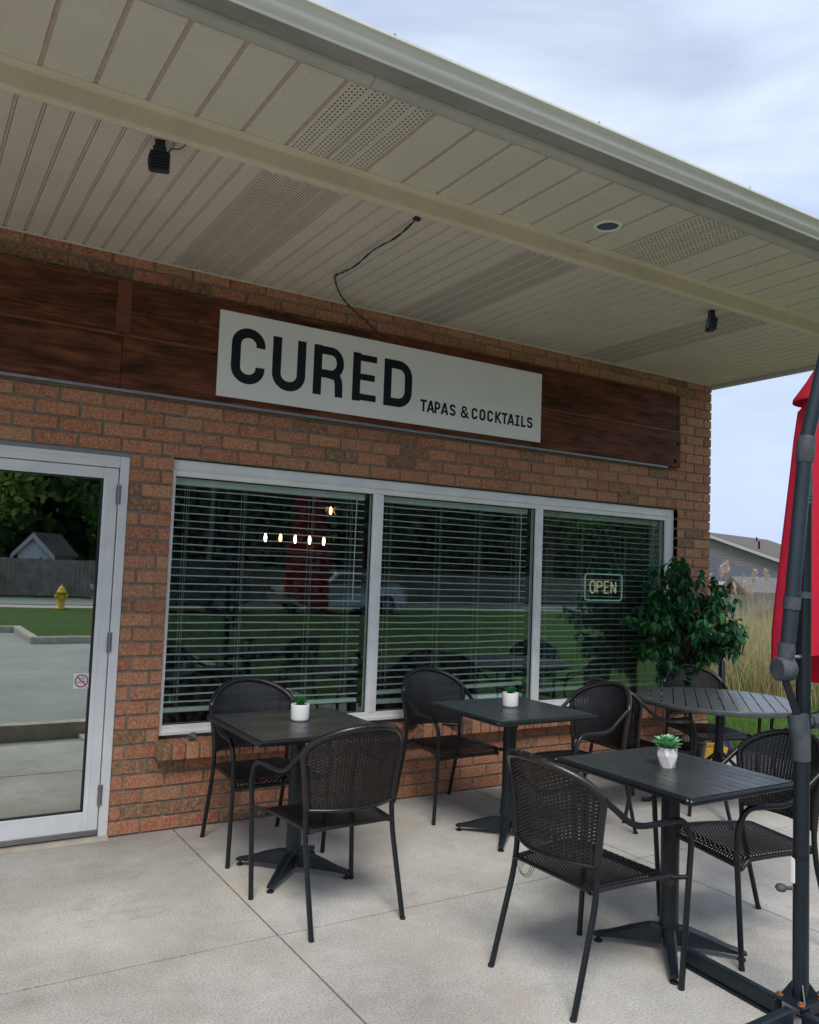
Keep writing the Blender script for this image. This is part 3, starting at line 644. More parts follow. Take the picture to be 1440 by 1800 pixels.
# windows: one frame with three panes
win = empty('shop_window', (0, 0, 0), 0, parent=bld)
fr = MB(); y0, y1 = 0.045, 0.115
gx = [(-4.652, -3.330), (-3.252, -1.925), (-1.855, -0.508)]
GZ0, GZ1 = 0.572, 2.006
fr.cbox(WX0+0.001, gx[0][0], y0, y1, WZ0, WZ1-0.002, 0.004); fr.cbox(gx[2][1], WX1-0.001, y0, y1, WZ0, WZ1-0.002, 0.004)
for a, b in ((gx[0][1], gx[1][0]), (gx[1][1], gx[2][0])):
    fr.cbox(a, b, y0+0.004, y1-0.002, GZ0, GZ1, 0.004)
    fr.cbox(a+0.022, b-0.022, y0-0.004, y0+0.006, GZ0, GZ1, 0.002)
fr.cbox(gx[0][0], gx[2][1], y0+0.001, y1-0.001, WZ0, GZ0, 0.004); fr.cbox(gx[0][0], gx[2][1], y0+0.001, y1-0.001, GZ1, WZ1-0.003, 0.004)
fr.cbox(gx[0][0]-0.02, gx[2][1]+0.06, y0-0.012, y0+0.004, GZ1+0.034, GZ1+0.040, 0.001); fr.cbox(WX0+0.003, WX1-0.003, y0-0.018, y0+0.004, WZ0+0.001, WZ0+0.022, 0.003)
fr.build('window_frame', M['frame_white'], win)
for a, b in gx:
    s = MB(); s.box(a, b, 0.076, 0.080, GZ0, GZ1); s.build('pane', M['glass_win'], win)
    s = MB()
    for (p, q, u, v) in ((a, a+0.004, GZ0, GZ1), (b-0.004, b, GZ0, GZ1), (a+0.0041, b-0.0041, GZ0, GZ0+0.004), (a+0.0041, b-0.0041, GZ1-0.006, GZ1)): s.box(p, q, 0.066, 0.075, u, v)
    s.build('gasket', M['gasket'], win)
s = MB(); s.box(WX0+0.01, WX1-0.01, 0.116, 0.30, WZ0-0.04, WZ0+0.012); s.box(WX0+0.01, WX1-0.01, 0.116, 0.30, WZ1-0.012, WZ1+0.003); s.box(WX0, WX0+0.012, 0.116, 0.3, WZ0+0.0121, WZ1-0.0121); s.box(WX1-0.012, WX1, 0.116, 0.3, WZ0+0.0121, WZ1-0.0121)
s.build('window_reveal', M['frame_white'], win)
# venetian blinds, one behind each pane
BL = ['venetian blind with pale open slats in the left pane, lamps glowing behind it', 'venetian blind with two crooked bottom slats in the middle pane', 'venetian blind behind the open sign in the right pane']
for bi, (a, b) in enumerate(gx):
    bx0, bx1 = a+0.012, b-0.035 if bi < 2 else b-0.02
    vb = empty('venetian_blind', ((bx0+bx1)/2, 0.135, 0), 0, BL[bi], 'blind', 'venetian blinds in the three panes')
    w = bx1-bx0; zt = 1.985; s = MB(); s.cbox(-w/2, w/2, -0.025, 0.03, zt-0.022, zt+0.018, 0.003); s.build('head_rail', M['blind'], vb)
    P_ = 0.0462 if bi < 2 else 0.0448; z = zt-0.048; i = 0; zend = 0.655 if bi == 0 else (0.70 if bi == 1 else 0.64); rs = random.Random(bi*7+1)
    while z > zend:
        key = (bi, rs.randrange(8))
        if key not in cache:
            rk = random.Random(str(key)); q = MB(); nn = 12; am = rk.uniform(-0.0025, 0.0025); ph = rk.uniform(0, 6); tl = rk.uniform(-0.0035, 0.0035)
            vs = []
            for j in range(nn+1):
                xx = -w/2+w*j/nn; dz = am*math.sin(ph+j*0.9)+tl*(j/nn-0.5)
                for (yy, zz) in ((-0.021, 0.0018), (-0.007, 0.0026), (0.007, 0.0024), (0.019, 0.001)): vs.append((xx, yy, zz+dz))
                for (yy, zz) in ((0.019, -0.001), (0.007, 0.0008), (-0.007, 0.0004), (-0.021, -0.0034)): vs.append((xx, yy, zz+dz))
            q.add(vs, [(j*8+k, j*8+(k+1) % 8, (j+1)*8+(k+1) % 8, (j+1)*8+k) for j in range(nn) for k in range(8)]); cache[key] = q.mesh('slat', M['blind'])
        o = inst('slat', cache[key], vb, (0, rs.uniform(-.001, .001), z), (R_(rs.uniform(-1.5, 1.5)), R_(rs.uniform(-0.09, 0.09)), 0)); z -= P_; i += 1
    s = MB(); zb = z+P_-0.045; s.cbox(-w/2, w/2, -0.022, 0.022, zb-0.012, zb+0.012, 0.003); o = s.build('bottom_rail', M['blind'], vb)
    if bi == 1:
        o.rotation_euler = (0, R_(-0.7), 0)
        s = MB(); s.cbox(-w/2, w/2, -0.022, 0.022, -0.013, 0.013, 0.003); o = s.build('bottom_rail', M['blind'], vb); o.location = (0, 0, 0.618); o.rotation_euler = (R_(4), R_(0.5), 0)
    s = MB()
    for fx in ((-0.44, -0.16, 0.2, 0.42) if bi != 1 else (-0.44, -0.12, 0.15, 0.42)):
        for yy in (-0.0255, 0.026):
            s.tube([(fx*w, yy, zt-0.02), (fx*w+0.002, yy, zb)], 0.0011, 5)
        s.tube([(fx*w+0.012, -0.0265, zt-0.02), (fx*w+0.010, -0.0265, zb)], 0.0009, 5)
    s.build('ladder_cord', M['cord'], vb)
    s = MB(); s.tube([(0.45*w, -0.030, zt-0.02), (0.447*w, -0.032, 1.30)], 0.004, 6); s.build('tilt_wand', M['blind'], vb)

# neon OPEN sign hanging behind the right pane
ns = empty('open_sign', (-1.164, 0.096, 1.43), 0, 'unlit rectangular tube sign with added glow reading OPEN hung by cords behind the right pane', 'sign')
s = MB(); hw, hh, rc = 0.203, 0.104, 0.025
loop = []
for cx, cz, a0 in ((hw-rc, hh-rc, 0), (-hw+rc, hh-rc, 90), (-hw+rc, -hh+rc, 180), (hw-rc, -hh+rc, 270)): loop += [(cx+rc*math.cos(R_(a0+k*18)), 0, cz+rc*math.sin(R_(a0+k*18))) for k in range(6)]
s.tube(loop+[loop[0]], 0.0048, 8, caps=False); s.build('border_tube', M['neon_pale'], ns)
def tubes(paths, nm, mat, par, r=0.0045):
    s = MB()
    for p in paths:
        if len(p) < 6:
            for a_, b_ in zip(p[:-1], p[1:]): s.tube([(a_[0], -0.001, a_[1]), (b_[0], -0.001, b_[1])], r, 7)
        else: s.tube([(x, -0.001, z) for x, z in p], r, 7)
    return s.build(nm, M[mat], par)
ox = -0.150
tubes([arc(ox+0.028, 0.022, 0.026, 0.026, 0, 180, 8)+arc(ox+0.028, -0.02, 0.026, 0.026, 180, 360, 8)+[(ox+0.054, 0.022)]], 'letter', 'neon_yellow', ns)
tubes([[(ox+0.078, -0.046), (ox+0.078, 0.046), (ox+0.108, 0.046)]+arc(ox+0.108, 0.024, 0.022, 0.022, 90, -90, 8)+[(ox+0.080, 0.002)]], 'letter', 'neon_yellow', ns)
tubes([[(ox+0.205, 0.046), (ox+0.158, 0.046), (ox+0.158, -0.046), (ox+0.205, -0.046)], [(ox+0.160, 0), (ox+0.198, 0)]], 'letter', 'neon_yellow', ns)
tubes([[(ox+0.232, -0.046), (ox+0.232, 0.046), (ox+0.282, -0.046), (ox+0.282, 0.046)]], 'letter', 'neon_yellow', ns)
s = MB(); s.tube([(-0.19, 0, 0.1), (-0.02, 0, 0.508)], 0.0012, 5); s.tube([(0.19, 0, 0.1), (-0.02, 0, 0.508)], 0.0012, 5); s.tube([(-0.02, 0, 0.50), (-0.02, 0.01, 0.575)], 0.0012, 5); s.tube([(0.03, 0, 0.104), (0.06, 0, 0.13), (0.09, 0, 0.104)], 0.0022, 5); s.build('hanging_cord', M['cord'], ns)

# glass door
door = empty('glass_door', (0, 0, 0), 0, parent=bld)
s = MB(); s.cbox(-4.978, DX1-0.002, -0.006, 0.10, 0.0, WZ1-0.026, 0.003); s.cbox(DX0+0.002, DX0+0.052, -0.006, 0.10, 0.0, WZ1-0.026, 0.003); s.cbox(DX0+0.053, -4.979, -0.004, 0.10, 2.016, WZ1-0.026, 0.003)
s.cbox(DX0+0.053, -4.979, -0.008, 0.0, 2.05, 2.056, 0.001); s.build('door_frame', M['door_alum'], door)
s = MB(); s.box(DX0, DX1, 0.004, 0.1, WZ1-0.025, WZ1-0.003); s.build('lintel', M['steel'], door)
s = MB(); lx0, lx1 = DX0+0.056, -4.983; ga, gb, gc, gd = lx0+0.07, -5.060, 0.150, 1.952
s.cbox(lx0, ga, 0.006, 0.05, 0.022, 2.012, 0.003); s.cbox(gb, lx1, 0.006, 0.05, 0.022, 2.012, 0.003); s.cbox(ga, gb, 0.007, 0.049, 0.022, gc, 0.003); s.cbox(ga, gb, 0.007, 0.049, gd, 2.012, 0.003)
s.cbox(gb+0.018, gb+0.022, 0.003, 0.01, 0.03, 2.0, 0.001); s.build('door_leaf', M['door_alum'], door)
s = MB(); s.box(ga, gb, 0.027, 0.032, gc, gd); s.build('pane', M['glass_door'], door)
s = MB(); s.box(gb-0.010, gb-0.0002, 0.012, 0.0268, gc, gd); s.box(ga, gb-0.0101, 0.012, 0.0268, gc, gc+0.006); s.box(ga, gb-0.0101, 0.012, 0.0268, gd-0.008, gd); s.build('gasket', M['gasket'], door)
for zc in (1.866, 1.054, 0.235):
    s = MB()
    for k in range(4): s.cyl((-4.981, -0.012, zc-0.054+k*0.0275), 0.0075, 0.0255, 10)
    s.box(-4.994, -4.968, -0.0075, -0.0062, zc-0.054, zc+0.054); s.build('hinge', M['steel'], door)
s = MB(); s.box(lx0, lx1-0.004, -0.008, 0.0055, 0.030, 0.052); s.build('door_sweep', M['steel'], door)
s = MB(); s.prof_x([(-0.05, 0.001), (0.06, 0.001), (0.06, 0.018), (-0.02, 0.016)], DX0+0.002, DX1-0.002); s.build('threshold', M['curb'], door)
# no smoking sticker on the pane
st = MB(); st.box(-0.041, 0.041, 0, 0.0008, -0.041, 0.041); st = st.build('no_smoking_sticker', M['white_label'], door); st.location = (-5.1075, 0.0255, 0.846)
s = Stroke(-0.0003); s.path(arc(0, 0, 0.032, 0.032, 0, 352, 30), 0.0062, True); s.path([(-0.0225, 0.0225), (0.0225, -0.0225)], 0.006); s.m.build('ring', M['red_print'], st, fix=False)
s = Stroke(-0.0002); s.path([(-0.024, -0.007), (0.0, -0.006)], 0.004); s.path([(0.006, -0.005), (0.022, -0.004)], 0.003); s.path(arc(0.004, 0.016, 0.008, 0.006, 0, 300, 10), 0.0016); s.path(arc(0.014, 0.010, 0.007, 0.005, 40, 280, 10), 0.0016); s.path([(0.022, -0.037), (0.034, -0.036)], 0.0015); s.m.build('pictogram', M['black_print'], st, fix=False)

# interior room
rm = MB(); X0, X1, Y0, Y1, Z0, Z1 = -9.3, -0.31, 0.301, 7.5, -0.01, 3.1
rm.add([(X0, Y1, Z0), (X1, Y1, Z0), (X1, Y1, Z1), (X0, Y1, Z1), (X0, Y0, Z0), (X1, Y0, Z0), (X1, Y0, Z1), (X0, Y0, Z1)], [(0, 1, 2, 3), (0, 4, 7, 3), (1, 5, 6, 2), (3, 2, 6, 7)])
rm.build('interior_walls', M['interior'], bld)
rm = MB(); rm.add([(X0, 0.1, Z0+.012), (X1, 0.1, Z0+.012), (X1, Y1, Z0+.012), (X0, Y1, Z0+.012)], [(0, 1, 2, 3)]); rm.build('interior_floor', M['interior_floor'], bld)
pl = empty('linear_pendant_light', (-2.80, 2.5, 0), 0, 'row of five glowing filament bulbs on a wooden bar seen through the left pane', 'pendant lamp')
s = MB(); s.cbox(-0.42, 0.42, -0.04, 0.04, 1.60, 1.64, 0.004); s.build('bar', M['interior_wood'], pl)
s = MB(); s.tube([(-0.36, 0, 1.64), (-0.36, 0, 3.1)], 0.004, 6); s.tube([(0.36, 0, 1.64), (0.36, 0, 3.1)], 0.004, 6); s.build('hanging_rod', M['metal_black'], pl)
def bulb(par, x, y, z, s_=0.78):
    s = MB(); s.lathe([(0.001, -0.055*s_), (0.012*s_, -0.05*s_), (0.017*s_, -0.02*s_), (0.016*s_, 0.01*s_), (0.010*s_, 0.04*s_), (0.0008, 0.05*s_)], 12); o = s.build('bulb', M['filament'], par); o.location = (x, y, z)
    s = MB(); s.lathe([(0.012*s_, 0.045*s_), (0.014*s_, 0.075*s_), (0.002, 0.08*s_)], 10); q = s.build('socket', M['metal_black'], o)
for k in range(5): bulb(pl, -0.30+k*0.15, 0, 1.765+random.uniform(-.008, .008))
for (x, y, z, lab) in ((-2.44, 2.5, 2.06, 'single filament bulb pendant hanging upper right behind the left pane'), (-4.20, 4.2, 2.20, 'small filament bulb pendant farther inside behind the left pane'), (-6.0, 4.8, 1.95, 'filament bulb pendant seen through the glass door')):
    p = empty('bulb_pendant', (x, y, 0), 0, lab, 'pendant lamp'); bulb(p, 0, 0, z, 0.72)
    s = MB(); s.tube([(0, 0, z+0.07), (0, 0, 3.1)], 0.003, 6)
    s.build('hanging_cord', M['metal_black'], p)
    s = MB()
    for k in range(10):
        an = k*0.628; s.tube([(0.02*math.cos(an), 0.02*math.sin(an), z+0.02), (0.055*math.cos(an), 0.055*math.sin(an), z-0.04*math.cos(k))], 0.0011, 4)
    s.build('glow_spike', M['amber'], p)  # starburst of thin rods round the bulb, given their own glow

# ceiling fittings
rl = empty('recessed_light', (-2.985, -1.70, OUT), 0, 'round recessed downlight with pale ring and dark lens in the outer soffit', 'ceiling light')
s = MB(); s.lathe([(0.056, -0.001), (0.059, -0.009), (0.071, -0.006), (0.075, -0.0005), (0.056, 0.0)], 36); s.build('ring', M['lamp_ring'], rl)
s = MB(); s.lathe([(0.0001, 0.0), (0.03, -0.0005), (0.0562, -0.0012)], 30); o = s.build('lens', M['lamp_glass_dark'], rl)
def floodlight(loc, rz, lab, tilt, cable):
    r = empty('floodlight', loc, rz, lab, 'floodlight', 'black floodlights hung behind the soffit step')
    s = MB(); s.cbox(-0.022, 0.018, -0.016, 0.016, -0.034, -0.001, 0.002); s.cyl((-0.028, 0, -0.040), 0.016, 0.052, 14, axis='x'); s.build('mount', M['lamp_body'], r)
    s = MB(); s.cyl((0.012, -0.008, -0.048), 0.007, 0.016, 8, axis='y'); s.build('wing_nut', M['steel'], r)
    mt = Matrix.Translation((0, 0, -0.088)) @ Matrix.Rotation(tilt, 4, 'X')
    s = MB(); s.cbox(-0.040, 0.040, -0.014, 0.022, -0.042, 0.040, 0.006, mtx=mt); s.tube([mt @ Vector(p) for p in ((-0.038, 0.018, 0.03), (-0.042, 0.022, 0.0), (-0.036, 0.018, -0.036))], 0.008, 6)
    for k in range(7): s.box(-0.037, 0.037, -0.026, -0.0141, -0.036+k*0.0115, -0.032+k*0.0115, mtx=mt)
    s.build('lamp_body', M['lamp_body'], r)
    s = MB(); s.box(-0.034, 0.034, 0.0221, 0.0235, -0.034, 0.034, mtx=mt); s.build('lens', M['lamp_glass_dark'], r)
    s = MB()
    for xx in (0.028, 0.037): s.cyl(mt @ Vector((xx, -0.020, -0.032)), 0.0025, 0.003, 6, axis='y')
    s.build('screw', M['chrome'], r)
    if cable:
        s = MB(); s.tube(smooth_path([(0.030, 0, -0.046), (0.045, -0.002, -0.028), (0.075, -0.006, -0.026), (0.10, -0.012, -0.006)]), 0.0028, 6); s.build('cable', M['lamp_body'], r)
floodlight((-5.201, -1.395, SOF), R_(-18), 'black floodlight with short side cable hung near the top left of the inner soffit', R_(12), True)
floodlight((-1.715, -1.345, SOF), R_(62), 'small black floodlight seen edge on at the right end of the inner soffit', R_(8), False)
s = MB(); path = smooth_path([(-3.962, -1.396, SOF-0.006), (-3.957, -1.2, SOF-0.030), (-3.951, -0.95, SOF-0.018), (-3.935, -0.70, SOF-0.030), (-3.93, -0.47, SOF-0.012), (-3.905, -0.40, SOF-0.016), (-3.80, -0.25, SOF-0.03), (-3.70, -0.15, SOF-0.045), (-3.60, -0.09, SOF-0.07), (-3.52, -0.066, 3.125), (-3.44, -0.06, 3.075), (-3.385, -0.056, 3.045), (-3.33, -0.05, 3.046), (-3.30, -0.03, 3.06)], 8)
tw = [[p+Vector((0.0035*math.cos(i*0.8+ph), 0.0035*math.sin(i*0.8+ph), 0.002*math.sin(i*0.5+ph))) for i, p in enumerate(path)] for ph in (0, 3.1)]
for t_ in tw: s.tube(t_, 0.0030, 6)
s.cbox(-3.98, -3.945, -1.41, -1.385, SOF-0.014, SOF-0.001, 0.002); s.cyl((-3.93, -0.462, SOF-0.016), 0.006, 0.014, 8)
tag(s.build('sign_cable', M['cable']), 'dark twisted cable crossing the inner soffit and dropping behind the white sign', 'cable')

# ------------------------------------------------------------------ wicker armchair
def weave(s, S_, nu, nv, rib_w, strand_w, amp=0.0022, umin=None, inside=None):
    """woven panel on surface S_(a,b)->(point, normal); strands run along a, ribs along b"""
    th = 0.0006
    def strip(pts, nrm, wd, wid):
        m_ = len(pts); vs = []
        for p, n, w in zip(pts, nrm, wd): vs += [p+w*wid/2+n*th, p-w*wid/2+n*th, p+w*wid/2-n*th, p-w*wid/2-n*th]
        fs = []
        for i in range(m_-1): a = i*4; b = a+4; fs += [(a, b, b+1, a+1), (a+2, a+3, b+3, b+2)]
        s.add(vs, fs, 0, False)
    for j in range(nv):
        b = (j+0.5)/nv; run = []; runs = []
        for i in range(nu*2+1):
            a = i/(nu*2)
            if inside is None or inside(a, b): run.append((i, a))
            else:
                if len(run) > 1: runs.append(run)
                run = []
        if len(run) > 1: runs.append(run)
        for run in runs:
            pts, nr, wd = [], [], []
            for i, a in run:
                p, n = S_(a, b); q, _ = S_(a, min(1, b+0.01)); w = (q-p)
                w = w.normalized() if w.length > 1e-7 else Vector((0, 0, 1))
                sg = math.sin(math.pi*(i*0.5+j+0.5)); pts.append(p+n*amp*sg); nr.append(n); wd.append(w)
            strip(pts, nr, wd, strand_w)
    for i in range(nu):
        a = (i+0.5)/nu; pts, nr, wd = [], [], []
        for j in range(nv*2+1):
            b = j/(nv*2)
            if inside is not None and not inside(a, b): continue
            p, n = S_(a, b); q, _ = S_(min(1, a+0.01), b); w = (q-p).normalized()
            pts.append(p); nr.append(n); wd.append(w)
        if len(pts) > 1: strip(pts, nr, wd, rib_w)
ZB, ZT = 0.492, 0.845
def ztop(a):
    q = abs(a*2-1); return 0.705+(ZT-0.705)*math.sqrt(max(0.0, 1-q**2.05))
def back_pt(a, z):
    u = a*2-1; hw = 0.212+0.034*min(1, max(0, (z-ZB)/0.24))**1.3; t = (z-ZB)/(ZT-ZB)
    y = 0.108-0.075*(1-u*u)-0.075*max(0, t)**1.6*(1-abs(u)**3*0.8)
    return Vector((u*hw, y, z))
def SB(a, b):
    z = ZB+b*(ZT-ZB); p = back_pt(a, z); e = 0.004
    n = (back_pt(min(1, a+e), z)-back_pt(max(0, a-e), z)).cross(back_pt(a, z+e)-back_pt(a, z-e)).normalized(); return p, n
def seat_pt(a, b):
    u = a*2-1; hw = 0.205+0.028*b; y = 0.085+0.405*b
    z = 0.413-0.012*(1-u*u)*math.sin(math.pi*min(1, b*1.0))+0.006*math.sin(b*math.pi)-0.030*max(0, (b-0.90)/0.10)**2-0.006*max(0, abs(u)-0.9)*10
    return Vector((u*hw, y, z))
def SS(a, b):
    e = 0.004; p = seat_pt(a, b); n = (seat_pt(min(1, a+e), b)-seat_pt(max(0, a-e), b)).cross(seat_pt(a, min(1, b+e))-seat_pt(a, max(0, b-e))).normalized(); return p, n
def ribbed_tube(s, pts, r, n=9, step=0.0065, amp=0.10):
    P = [Vector(p) for p in pts]; out = [P[0]]; acc = 0
    for a, b in zip(P[:-1], P[1:]):
        L = (b-a).length; k = max(1, int(round(L/step)))
        for j in range(1, k+1): out.append(a.lerp(b, j/k))
    s.tube(out, [r*(1+(amp if i % 2 else -amp*0.6)) for i in range(len(out))], n, smooth=True)
def make_chair():
    root = empty('wicker_armchair', (0, 0, 0))
    tag(root, 'x', 'chair', 'dark wicker armchairs set round the patio tables')
    s = MB(); weave(s, SB, 30, 52, 0.0108, 0.0063, 0.0030, inside=lambda a, b: ZB+b*(ZT-ZB) <= ztop(a)+0.004); s.build('backrest', M['wicker'], root, fix=False)
    s = MB(); weave(s, SS, 30, 52, 0.0088, 0.0064, 0.0028)
    ribbed_tube(s, [seat_pt(0, b/12)+Vector((0, 0, -0.004)) for b in range(13)], 0.0085); ribbed_tube(s, [seat_pt(1, b/12)+Vector((0, 0, -0.004)) for b in range(13)], 0.0085)
    ribbed_tube(s, [seat_pt(a/12, 1)+Vector((0, 0, -0.004)) for a in range(13)], 0.011); ribbed_tube(s, [seat_pt(a/12, 0)+Vector((0, 0, -0.004)) for a in range(13)], 0.0085)
    s.build('seat', M['wicker'], root, fix=False)
    rim = [back_pt(0, ZB+0.0), back_pt(0, 0.60), back_pt(0, 0.67)]
    for k in range(29):
        t = k/28; an = math.pi*(1-t); u = math.cos(an); a = (u+1)/2; rim.append(back_pt(a, ztop(a)))
    rim += [back_pt(1, 0.67), back_pt(1, 0.60), back_pt(1, ZB)]
    s = MB(); ribbed_tube(s, smooth_path(rim, 3), 0.0150, 10, 0.0075, 0.07)
    # loose wrapped strand ends on the rim
    for k in range(6, 30, 2):
        p = rim[k]; q = rim[k+1]; d = (q-p).normalized()
        s.tube([p+Vector((0, -0.014, 0.008)), p+d*0.006+Vector((0, -0.002, 0.0175)), p+d*0.012+Vector((0, 0.013, 0.008))], 0.0022, 4)
    s.build('back_rim', M['wicker'], root, fix=False)
    s = MB(); s.tube([back_pt(a/12, ZB)+Vector((0, 0.0, -0.004)) for a in range(13)], 0.0085, 8); s.build('back_rail', M['wicker'], root)
    for sx in (-1, 1):
        s = MB(); s.tube(fillet([(sx*0.222, 0.0, 0.0), (sx*0.2165, 0.098, 0.355), (sx*0.214, 0.108, 0.46), (sx*0.218, 0.108, 0.52)], 0.06), 0.0115, 10)
        s.tube([(sx*0.2155, 0.104, 0.406), (sx*0.196, 0.104, 0.406)], 0.009, 8)
        leg = s.build('leg', M['metal_black'], root); f_ = MB(); f_.cyl((sx*0.2222, -0.001, 0.0), 0.0122, 0.010, 10); f_.build('foot_cap', M['rubber'], leg)
        s = MB(); s.tube(fillet([(sx*0.243, 0.110, 0.728), (sx*0.246, 0.262, 0.613), (sx*0.262, 0.395, 0.618), (sx*0.270, 0.500, 0.621), (sx*0.272, 0.545, 0.545), (sx*0.2665, 0.542, 0.43)], 0.072, 7), 0.0118, 10); s.build('armrest', M['metal_black'], root)
        s = MB(); s.tube([(sx*0.2665, 0.542, 0.43), (sx*0.262, 0.510, 0.0)], 0.0115, 10); s.tube([(sx*0.2655, 0.5405, 0.402), (sx*0.236, 0.485, 0.400), (sx*0.225, 0.47, 0.405)], 0.009, 8)
        leg = s.build('leg', M['metal_black'], root); f_ = MB(); f_.cyl((sx*0.262, 0.510, 0.0), 0.0122, 0.010, 10); f_.build('foot_cap', M['rubber'], leg)
    return root
proto = make_chair()
CH = [  # rear-leg midpoint x, y, facing angle
    (-4.244, -0.196, -89.5, 'wicker armchair against the brick wall behind the left square table'),
    (-4.254, -1.622, 92.5, 'wicker armchair with its back to us at the near side of the left square table'),
    (-2.925, -0.040, -88.5, 'wicker armchair against the sill in front of the middle pane'),
    (-3.945, -2.358, 1.5, 'wicker armchair left of the bright succulent table, loose strands hanging under its seat'),
    (-2.165, -0.985, 180.0, 'wicker armchair facing left at the right side of the middle square table'),
    (-2.050, -0.800, -4.4, 'wicker armchair facing the round table from its left side, its rim showing behind another backrest'),
    (-0.690, -0.340, 249.5, 'wicker armchair beyond the round table with its arched back in front of the dry reeds'),
    (-2.535, -2.475, 167.0, 'wicker armchair behind the umbrella pole, right of the bright succulent table'),
    (-0.42, -1.62, 140.0, 'wicker armchair half hidden behind the umbrella pole on the far right of the round table'),
]
for i, (x, y, ang, lab) in enumerate(CH):
    o = proto if i == 0 else copy_tree(proto)
    o.location = (x, y, 0); o.rotation_euler = (0, 0, R_(ang-90)); o['label'] = lab
    if i == 3:
        s = MB()
        for k in range(3): s.tube(smooth_path([(-0.16+0.01*k+0.0, 0.085, 0.402), (-0.17+0.01*k, 0.075, 0.385-0.004*k), (-0.145+0.012*k, 0.07, 0.362-0.003*k), (-0.115+0.01*k, 0.078, 0.372), (-0.105+0.01*k, 0.085, 0.400)], 6), 0.0011, 5)
        s.build('loose_strand', M['wicker'], o)

# ------------------------------------------------------------------ square tables
def make_table(name, x, y, dx, dy, along, lab):
    r = empty('square_table', (x, y, 0), 0, lab, 'table', 'square pedestal tables on the patio'); T_ = 0.729; e = 0.018
    s = MB()
    for (a0, a1, b0, b1) in ((-dx/2, dx/2, -dy/2, -dy/2+e), (-dx/2, dx/2, dy/2-e, dy/2), (-dx/2, -dx/2+e, -dy/2+e, dy/2-e), (dx/2-e, dx/2, -dy/2+e, dy/2-e)):
        s.cbox(a0, a1, b0, b1, T_-0.026, T_-0.003, 0.0065)
    s.box(-dx/2+e, dx/2-e, -dy/2+e, dy/2-e, T_-0.022, T_-0.0065); s.box(-0.16, 0.16, -0.03, 0.03, T_-0.034, T_-0.0221); s.box(-0.03, 0.03, -0.16, 0.16, T_-0.0341, T_-0.02212)
    top = s.build('tabletop_frame', M['metal_black'], r)
    W, Ln = (dx-2*e, dy-2*e) if along == 'y' else (dy-2*e, dx-2*e); nb = 10; bw = W/nb
    q = MB()
    if along == 'y': q.cbox(-bw/2+0.0012, bw/2-0.0012, -Ln/2, Ln/2, -0.006, 0, 0.0008)
    else: q.cbox(-Ln/2, Ln/2, -bw/2+0.0012, bw/2-0.0012, -0.006, 0, 0.0008)
    me = q.mesh('board', M['top_y' if along == 'y' else 'top_x'])
    for k in range(nb):
        p = -W/2+bw*(k+0.5); inst('board', me, top, (p, 0, T_) if along == 'y' else (0, p, T_))
    s = MB(); s.cyl((0, 0, 0.10), 0.0375, T_-0.134, 28); s.cyl((0, 0, 0.094), 0.042, 0.012, 28); s.build('column', M['metal_slate'], r)
    for k, an in enumerate((45, 135, 225, 315)):
        s = MB(); pr = [(0.030, 0.030, 0.104, 0.026), (0.075, 0.030, 0.104, 0.023), (0.15, 0.028, 0.082, 0.021), (0.235, 0.024, 0.052, 0.018), (0.285, 0.020, 0.040, 0.016), (0.300, 0.020, 0.034, 0.012)]
        vs = []
        for rr, zb, zt, hw in pr: vs += [(rr, -hw, zb+.004), (rr, hw, zb+.004), (rr, hw, zt-0.008), (rr, hw*0.6, zt), (rr, -hw*0.6, zt), (rr, -hw, zt-0.008)]
        n = 6; s.add(vs, [(i*n+k2, i*n+(k2+1) % n, (i+1)*n+(k2+1) % n, (i+1)*n+k2) for i in range(len(pr)-1) for k2 in range(n)]+[tuple(range(n))[::-1], tuple(range((len(pr)-1)*n, len(pr)*n))])
        f = s.build('base_foot', M['metal_slate'], r); f.rotation_euler = (0, 0, R_(an))
        s = MB(); s.cyl((0.280, 0, 0.0), 0.017, 0.007, 14); s.cyl((0.280, 0, 0.007), 0.006, 0.02, 8); s.build('levelling_foot', M['rubber'], f)
    return r
make_table('t1', -4.232, -0.890, 0.715, 0.725, 'x', 'square table in front of the left pane, its boards running along the wall')
make_table('t2', -2.895, -0.905, 0.715, 0.715, 'y', 'square table between the left table and the round table, close to the window')
make_table('t3', -3.215, -2.362, 0.640, 0.735, 'y', 'square table with the bright green rosette succulent, beside the umbrella pole')

